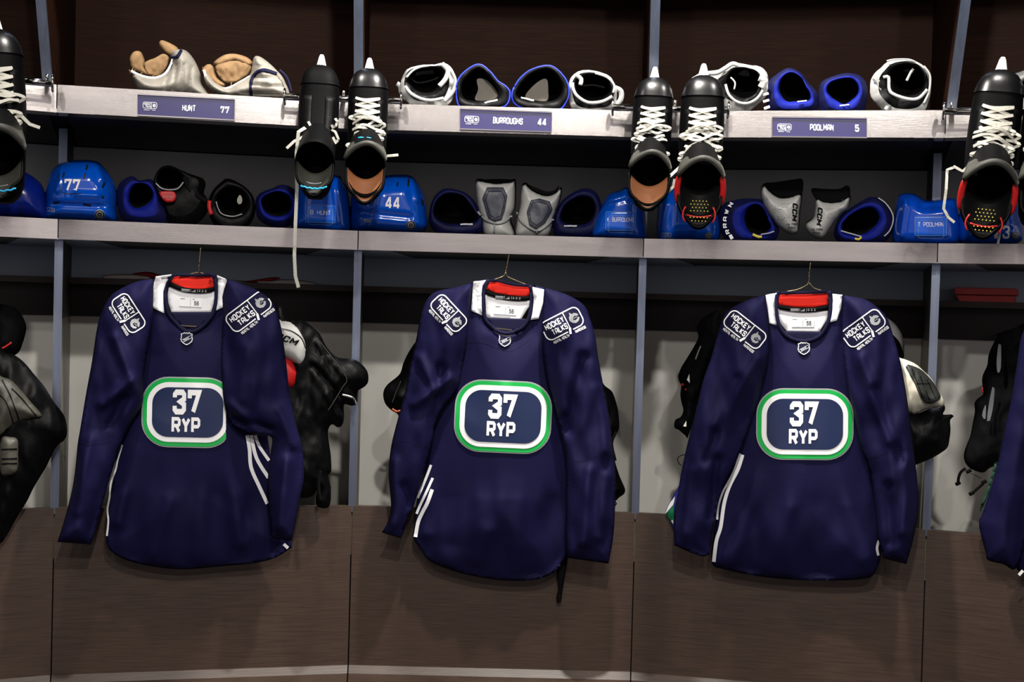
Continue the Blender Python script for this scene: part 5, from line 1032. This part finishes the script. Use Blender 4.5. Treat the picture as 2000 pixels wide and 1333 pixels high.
T_ = gear('padded_cap', 'shoulder pads', 'black rounded pad with a red edge above the far left shoulder pads', (20, 700))
inflate('black_cushion', Zl([(-60, 110), (20, 95), (90, 120), (125, 170), (137, 220), (120, 290), (95, 345), (40, 370), (-60, 370)]), .16, .07, 24, BLACKF, T_, sp=6, noise_amp=.008, noise_sc=.03)
strap(T_, Zl([(-20, 332), (20, 318), (60, 292)]), 3.5, .075, RED, 'red_edge')
# right of the HUNT jersey
T_ = gear('shoulder_pads', 'shoulder pads', 'black shoulder pads with a silver clip right of the leftmost jersey', (640, 990))
inflate('black_body', Zp([(-40, 60), (60, 85), (110, 75), (160, 100), (220, 155), (260, 230), (320, 290), (400, 300), (450, 320), (495, 370), (502, 430), (480, 462), (440, 490), (435, 560), (400, 572), (362, 566), (362, 640), (350, 685), (325, 698), (290, 680), (268, 730), (285, 860), (287, 955), (268, 972), (285, 1050), (278, 1150), (235, 1166), (197, 1140), (205, 1060), (180, 1095), (110, 1108), (-40, 1108)]), .0, .04, 16, BLACKL, T_, sp=6, noise_amp=.012, noise_sc=.05, folds=[(*Zp([(200, 200)])[0], *Zp([(380, 420)])[0], 3, .012), (*Zp([(260, 500)])[0], *Zp([(340, 640)])[0], 3, .012), (*Zp([(180, 340)])[0], *Zp([(340, 520)])[0], 4, -.012)])
strap(T_, Zp([(350, 508), (390, 518), (420, 532), (432, 566)]), 4, -.045, CHROME, 'silver_clip', k=.006)
strap(T_, Zp([(205, 180), (290, 290), (375, 410), (350, 470), (270, 600)]), 1.6, -.046, DGREY, 'grey_piping')
strap(T_, Zp([(225, 950), (215, 1040), (225, 1120)]), 6, -.04, BLACKF, 'hanging_strap', k=.006)
T_ = gear('round_elbow_pad', 'elbow pad', 'white and red round padded cap with black letters behind the leftmost jersey sleeve', (575, 740), .0)
o, bv = inflate('white_cap', Zp([(-40, 80), (10, 75), (60, 92), (115, 135), (148, 210), (150, 270), (135, 325), (105, 352), (50, 325), (-40, 270)]), .0, .065, 26, WHITEL, T_, sp=4, prof='round')
d = Decal(proj(bv, .003)); x, y = Zp([(55, 195)])[0]; text(d, 'CCM', x-8, y-3, 13, 44, 21, sw=1.6, shear=.3); d.line(spline(Zp([(0, 125), (60, 140), (115, 180), (138, 235)]), 3, closed=False), 1.5); d.out('cap_lettering', BLACKL, o)
inflate('red_cap', Zp([(-40, 255), (35, 275), (80, 318), (106, 370), (98, 430), (62, 480), (-40, 470)]), .0, .052, 22, RED, T_, sp=4, prof='round')
# both sides of the BURROUGHS jersey
T_ = gear('elbow_pad', 'elbow pad', 'black pad sticking out left of the middle jersey', (790, 800), .14)
inflate('black_body', Zp([(860, 160), (790, 190), (741, 252), (705, 325), (682, 390), (612, 450), (588, 500), (600, 560), (640, 602), (672, 622), (720, 700), (860, 700)]), .14, .05, 14, BLACKL, T_, sp=5, noise_amp=.01, noise_sc=.05)
strap(T_, Zp([(640, 590), (665, 606), (690, 600)]), 4, .09, mat('orange_print', (150, 60, 20), .5), 'orange_mark'); strap(T_, Zp([(690, 430), (660, 500), (640, 555)]), 1.5, .088, DGREY, 'brown_piping')
T_ = gear('shoulder_pads', 'shoulder pads', 'black pads sticking out right of the middle jersey', (1200, 970), .16)
inflate('black_body', z2([(780, 480), (840, 520), (855, 540), (880, 560), (895, 600), (903, 640), (904, 690), (885, 728), (888, 790), (905, 850), (926, 905), (905, 928), (880, 942), (780, 940)]), .16, .05, 12, BLACKL, T_, sp=5, noise_amp=.01, noise_sc=.06)
strap(T_, z2([(895, 700), (880, 740), (892, 800)]), 5, .10, BLACKF, 'side_strap')
m = MB(); m.tube([W(x, y, .12) for x, y in z2([(885, 930), (895, 950), (880, 970)])], .0022, 6); m.out('cord', BLACKF, T_)
T_ = gear('dangling_strap', 'strap', 'black strap hanging below the hem of the middle jersey', (1092, 1180), .0)
inflate('strap_body', z2([(700, 1080), (722, 1085), (727, 1130), (718, 1195), (708, 1250), (703, 1290), (692, 1295), (687, 1275), (694, 1240), (688, 1190), (692, 1140)]), -.005, .006, 4, BLACKF, T_, sp=3)
# left of the POOLMAN jersey: harness straps, blue and green sock
T_ = gear('strap_harness', 'harness', 'black strap harness hanging left of the third full jersey', (1330, 850), .20)
inflate('harness_body', Zs([(420, 180), (560, 60), (650, 60), (640, 400), (560, 700), (430, 1000), (320, 1320), (300, 1290), (230, 1230), (195, 1215), (188, 1170), (205, 1125), (250, 1105), (280, 1040), (258, 940), (250, 870), (258, 790), (235, 740), (228, 690), (240, 655), (262, 600), (330, 490), (390, 390), (430, 300)]), .20, .035, 10, BLACKF, T_, sp=4, noise_amp=.012, noise_sc=.08)
for q in ([(340, 670), (315, 730), (345, 762)], [(310, 1140), (278, 1196), (310, 1200)]):
    d = Decal(flatmap(.15)); d.fill(Zs(q), 3); d.out('pale_gap_lining', WHITEB, T_)
strap(T_, Zs([(262, 770), (280, 790)]), 5, .155, RED, 'red_tag'); strap(T_, Zs([(298, 828), (312, 830)]), 4, .155, RED, 'red_tag'); strap(T_, Zs([(455, 390), (430, 450), (402, 525)]), 2.4, .15, GREYP, 'grey_piping')
T_ = gear('practice_sock', 'sock', 'white and green striped fabric peeking out left of the third full jersey', (1308, 1020), .02)
o, bv = inflate('sock_body', tr([(980, 520), (905, 585), (865, 660), (820, 745), (798, 810), (840, 880), (890, 1000), (980, 1000)], 1150, 850, 5.332), .02, .02, 8, mat('blue_sock', (20, 30, 110), .8), T_, sp=4)
d = Decal(proj(bv, .002)); C_ = lambda q: tr(q, 1150, 850, 5.332); d.fill(C_([(898, 640), (888, 700), (880, 725), (805, 818), (799, 808), (822, 750), (850, 700)]), 4, 0); d.fill(C_([(852, 890), (878, 880), (880, 930)]), 4, 0); d.out('white_stripe', WHITEF, o)
d = Decal(proj(bv, .003)); d.fill(C_([(885, 722), (883, 880), (855, 895), (810, 830)]), 4); d.out('green_stripe', GREENF, o)
T_ = gear('thin_cord', 'cord', 'thin black cord loop left of the third full jersey sleeve', (1325, 895), .03)
MB().tube([W(x, y, .03) for x, y in spline(tr([(1000, 205), (960, 215), (930, 235), (925, 260), (940, 300), (965, 318)], 1150, 850, 5.332), 2, closed=False)], .0012, 6).out('cord_loop', BLACKF, T_)
# right of the POOLMAN jersey
T_ = gear('shoulder_pads', 'shoulder pads', 'white shoulder pads with black cap inserts right of the third full jersey', (1780, 900), .12)
inflate('black_lower_body', Zr([(180, 640), (300, 690), (380, 665), (450, 655), (482, 640), (486, 670), (472, 700), (530, 700), (545, 712), (520, 735), (522, 800), (515, 860), (502, 915), (460, 950), (400, 985), (330, 1015), (280, 1030), (180, 1020)]), .0, .06, 22, BLACKL, T_, sp=5, noise_amp=.01, noise_sc=.04)
o, bv = inflate('white_shell', Zr([(150, 330), (195, 333), (250, 350), (300, 375), (345, 415), (400, 470), (440, 540), (475, 600), (480, 640), (440, 655), (380, 662), (330, 680), (290, 698), (250, 690), (180, 680)]), -.03, .06, 26, mat('white_padded_leather', (206, 202, 184), .55, var=(.1, 18, ST), bump=(.3, 20, ST)), T_, sp=4, noise_amp=.008, noise_sc=.06)
d = Decal(proj(bv, .004)); ip = Zr([(232, 388), (240, 380), (300, 400), (350, 435), (400, 490), (430, 540), (450, 590), (420, 615), (380, 624), (350, 615), (325, 580), (290, 500)]); d.fill(spline(ip, 3), 4); ins = d.out('black_insert', mat('dark_ribbed_rubber', (40, 42, 40), .5, spec=.4), T_, solid=.008)
d = Decal(proj(bv, .010)); [d.line(Zr(q), 1.6) for q in ([(300, 500), (408, 500)], [(270, 400), (345, 600)], [(310, 415), (385, 605)], [(355, 445), (425, 595)])]; d.out('insert_ribs', BLACKL, ins)
T_ = gear('padded_cap', 'shoulder pads', 'grey white rounded cap behind the right shoulder of the third full jersey', (1750, 690), .22)
inflate('white_cap', Zr([(60, 60), (95, 65), (150, 100), (190, 150), (212, 200), (220, 260), (200, 330), (60, 330)]), .24, .06, 24, mat('dull_white_plastic', (150, 150, 150), .5), T_, sp=5, prof='round')
inflate('black_rim', Zr([(100, 150), (150, 185), (190, 230), (212, 290), (220, 320), (200, 345), (100, 345)]), .17, .03, 10, BLACKL, T_, sp=5)
# right bay
T_ = gear('shoulder_pads', 'shoulder pads', 'black strapped shoulder pads hanging in the rightmost stall', (1930, 930), .16)
inflate('black_body', Zr([(830, 190), (900, 150), (1150, 150), (1150, 1000), (1000, 1000), (800, 1040), (740, 1078), (690, 1070), (640, 1045), (612, 1000), (610, 950), (630, 890), (650, 840), (665, 760), (680, 680), (678, 625), (700, 595), (735, 565), (728, 500), (730, 450), (760, 380), (768, 320), (790, 260)]), .16, .05, 16, BLACKF, T_, sp=6, noise_amp=.012, noise_sc=.04)
for q in ([(835, 240), (850, 245), (848, 400), (828, 425), (822, 350)], [(795, 520), (808, 530), (800, 640), (778, 740), (760, 745), (770, 640)], [(738, 660), (752, 640), (748, 730), (728, 710)]):
    d = Decal(flatmap(.095)); d.fill(spline(Zr(q), 3), 4); d.out('pale_padding', mat('pale_grey_padding', (96, 98, 104), .7), T_)
strap(T_, Zr([(730, 525), (732, 560)]), 2, .10, RED, 'red_edge')
for q in ([(620, 1050), (590, 1075), (575, 1110), (570, 1150)], [(735, 1150), (700, 1180), (665, 1212)]):
    MB().tube([W(x, y, .14) for x, y in spline(Zr(q), 2, closed=False)], .004, 8).out('hooked_strap', BLACKF, T_)
m = MB()
for x, y in Zr([(570, 1150), (658, 1215), (640, 1070), (740, 1140)]): p = W(x, y, .14); m.tube([p-Vector((.006, 0, .003)), p+Vector((.006, 0, .003))], .0055, 8)
m.tube([W(x, y, .14) for x, y in Zr([(655, 1085), (690, 1100), (720, 1118)])], .001, 5); m.out('buckle', BLACKF, T_, kind='stuff')
T_ = gear('practice_jersey', 'jersey', 'dark green and white edge of a jersey behind the rightmost navy jersey', (1925, 1000), .06)
inflate('green_edge', Zr([(812, 1010), (830, 1010), (800, 1120), (770, 1220), (735, 1300), (712, 1333), (725, 1270), (760, 1180)]), .06, .01, 5, mat('dark_green_fabric', (6, 60, 42), .7), T_, sp=4)
inflate('white_edge', Zr([(818, 1030), (850, 1010), (850, 1130), (780, 1290), (730, 1340), (770, 1230), (800, 1130)]), .065, .01, 5, WHITEF, T_, sp=4)
T_ = gear('yellow_trimmed_glove', 'glove', 'dark item with a yellow edge behind the rightmost jersey', (2000, 720), .08)
inflate('dark_body', Zr([(980, 400), (985, 330), (1000, 250), (1100, 200), (1150, 420)]), .10, .03, 10, NAVYG, T_, sp=5)
strap(T_, Zr([(975, 388), (985, 340), (1002, 290), (1020, 250)]), 4.5, .06, YEL, 'yellow_edge')
# coat hooks where the pads hang
for x, y, lab in ((1388.5, 623, 'small steel coat hook left of the third full jersey'), (1953, 659, 'small steel coat hook in the rightmost stall')):
    T_ = thing('coat_hook', lab, 'hook', W(x, y, .57), 'coat hooks on the brown boards'); p = W(x, y, .56); q = (EYE-p); q.z = 0; q.normalize()
    MB().tube([p, p+q*.03, p+q*.045+Vector((0, 0, .008))], [.006, .005, .007], 10).out('hook_arm', CHROME, T_)
    MB().tube([p-q*.02, p-q*.012], .013, 14).out('back_plate', CHROME, T_)
# stick blades and foam blocks on the back ledge
def blade(label, white, red, off):
    c = np.array(white).mean(0); T_ = thing('stick_blade', label, 'hockey stick', W(c[0], max(p[1] for p in white), off), 'stick blades on the back ledge')
    inflate('white_blade', white, off, .012, 4, mat('dull_white_tape', (235, 222, 216), .6), T_, sp=3); inflate('red_blade_edge', red, off+.02, .010, 4, RED, T_, sp=3)
blade('flat white and red stick blade on the ledge, left of the leftmost jersey collar', [(200, 540), (212, 537), (235, 536), (262, 536.5), (282, 539), (296, 543), (285, 547), (250, 547.5), (208, 546.5)], [(258, 537), (275, 532), (295, 532), (312, 537), (330, 542), (300, 544)], .50)
blade('flat white and red stick blade on the ledge, right of the leftmost jersey collar', [(500, 550), (530, 549), (555, 546), (590, 548), (612, 553), (623, 558), (600, 558.5), (540, 556), (505, 554)], [(440, 546), (480, 549), (510, 545), (535, 541.5), (548, 544), (530, 549), (500, 553)], .50)
for k, (q, lab) in enumerate(((((1864, 562), (1985, 563.5), (1986, 576.5), (1863, 576)), 'upper of two red foam blocks stacked on the right ledge'), (((1866, 577.5), (1982, 578), (1979, 592), (1874, 592)), 'lower of two red foam blocks stacked on the right ledge'))):
    f = [W(x, y, .47) for x, y in q]; b_ = [Vector((p.x*1.03, p.y*1.0+.10, p.z)) for p in f]
    # keep level tops and bottoms
    zt, zb = (f[0].z+f[1].z)/2, (f[2].z+f[3].z)/2
    for p in (f[0], f[1], b_[0], b_[1]): p.z = zt
    for p in (f[2], f[3], b_[2], b_[3]): p.z = zb
    T_ = MB().hexa([f[3], f[2], b_[2], b_[3], f[0], f[1], b_[1], b_[0]]).out('foam_block', REDW, None, smooth=False); tag(T_, lab, 'block', 'red foam blocks')
    bv_ = T_.modifiers.new('soft', 'BEVEL'); bv_.width = .003; bv_.segments = 2
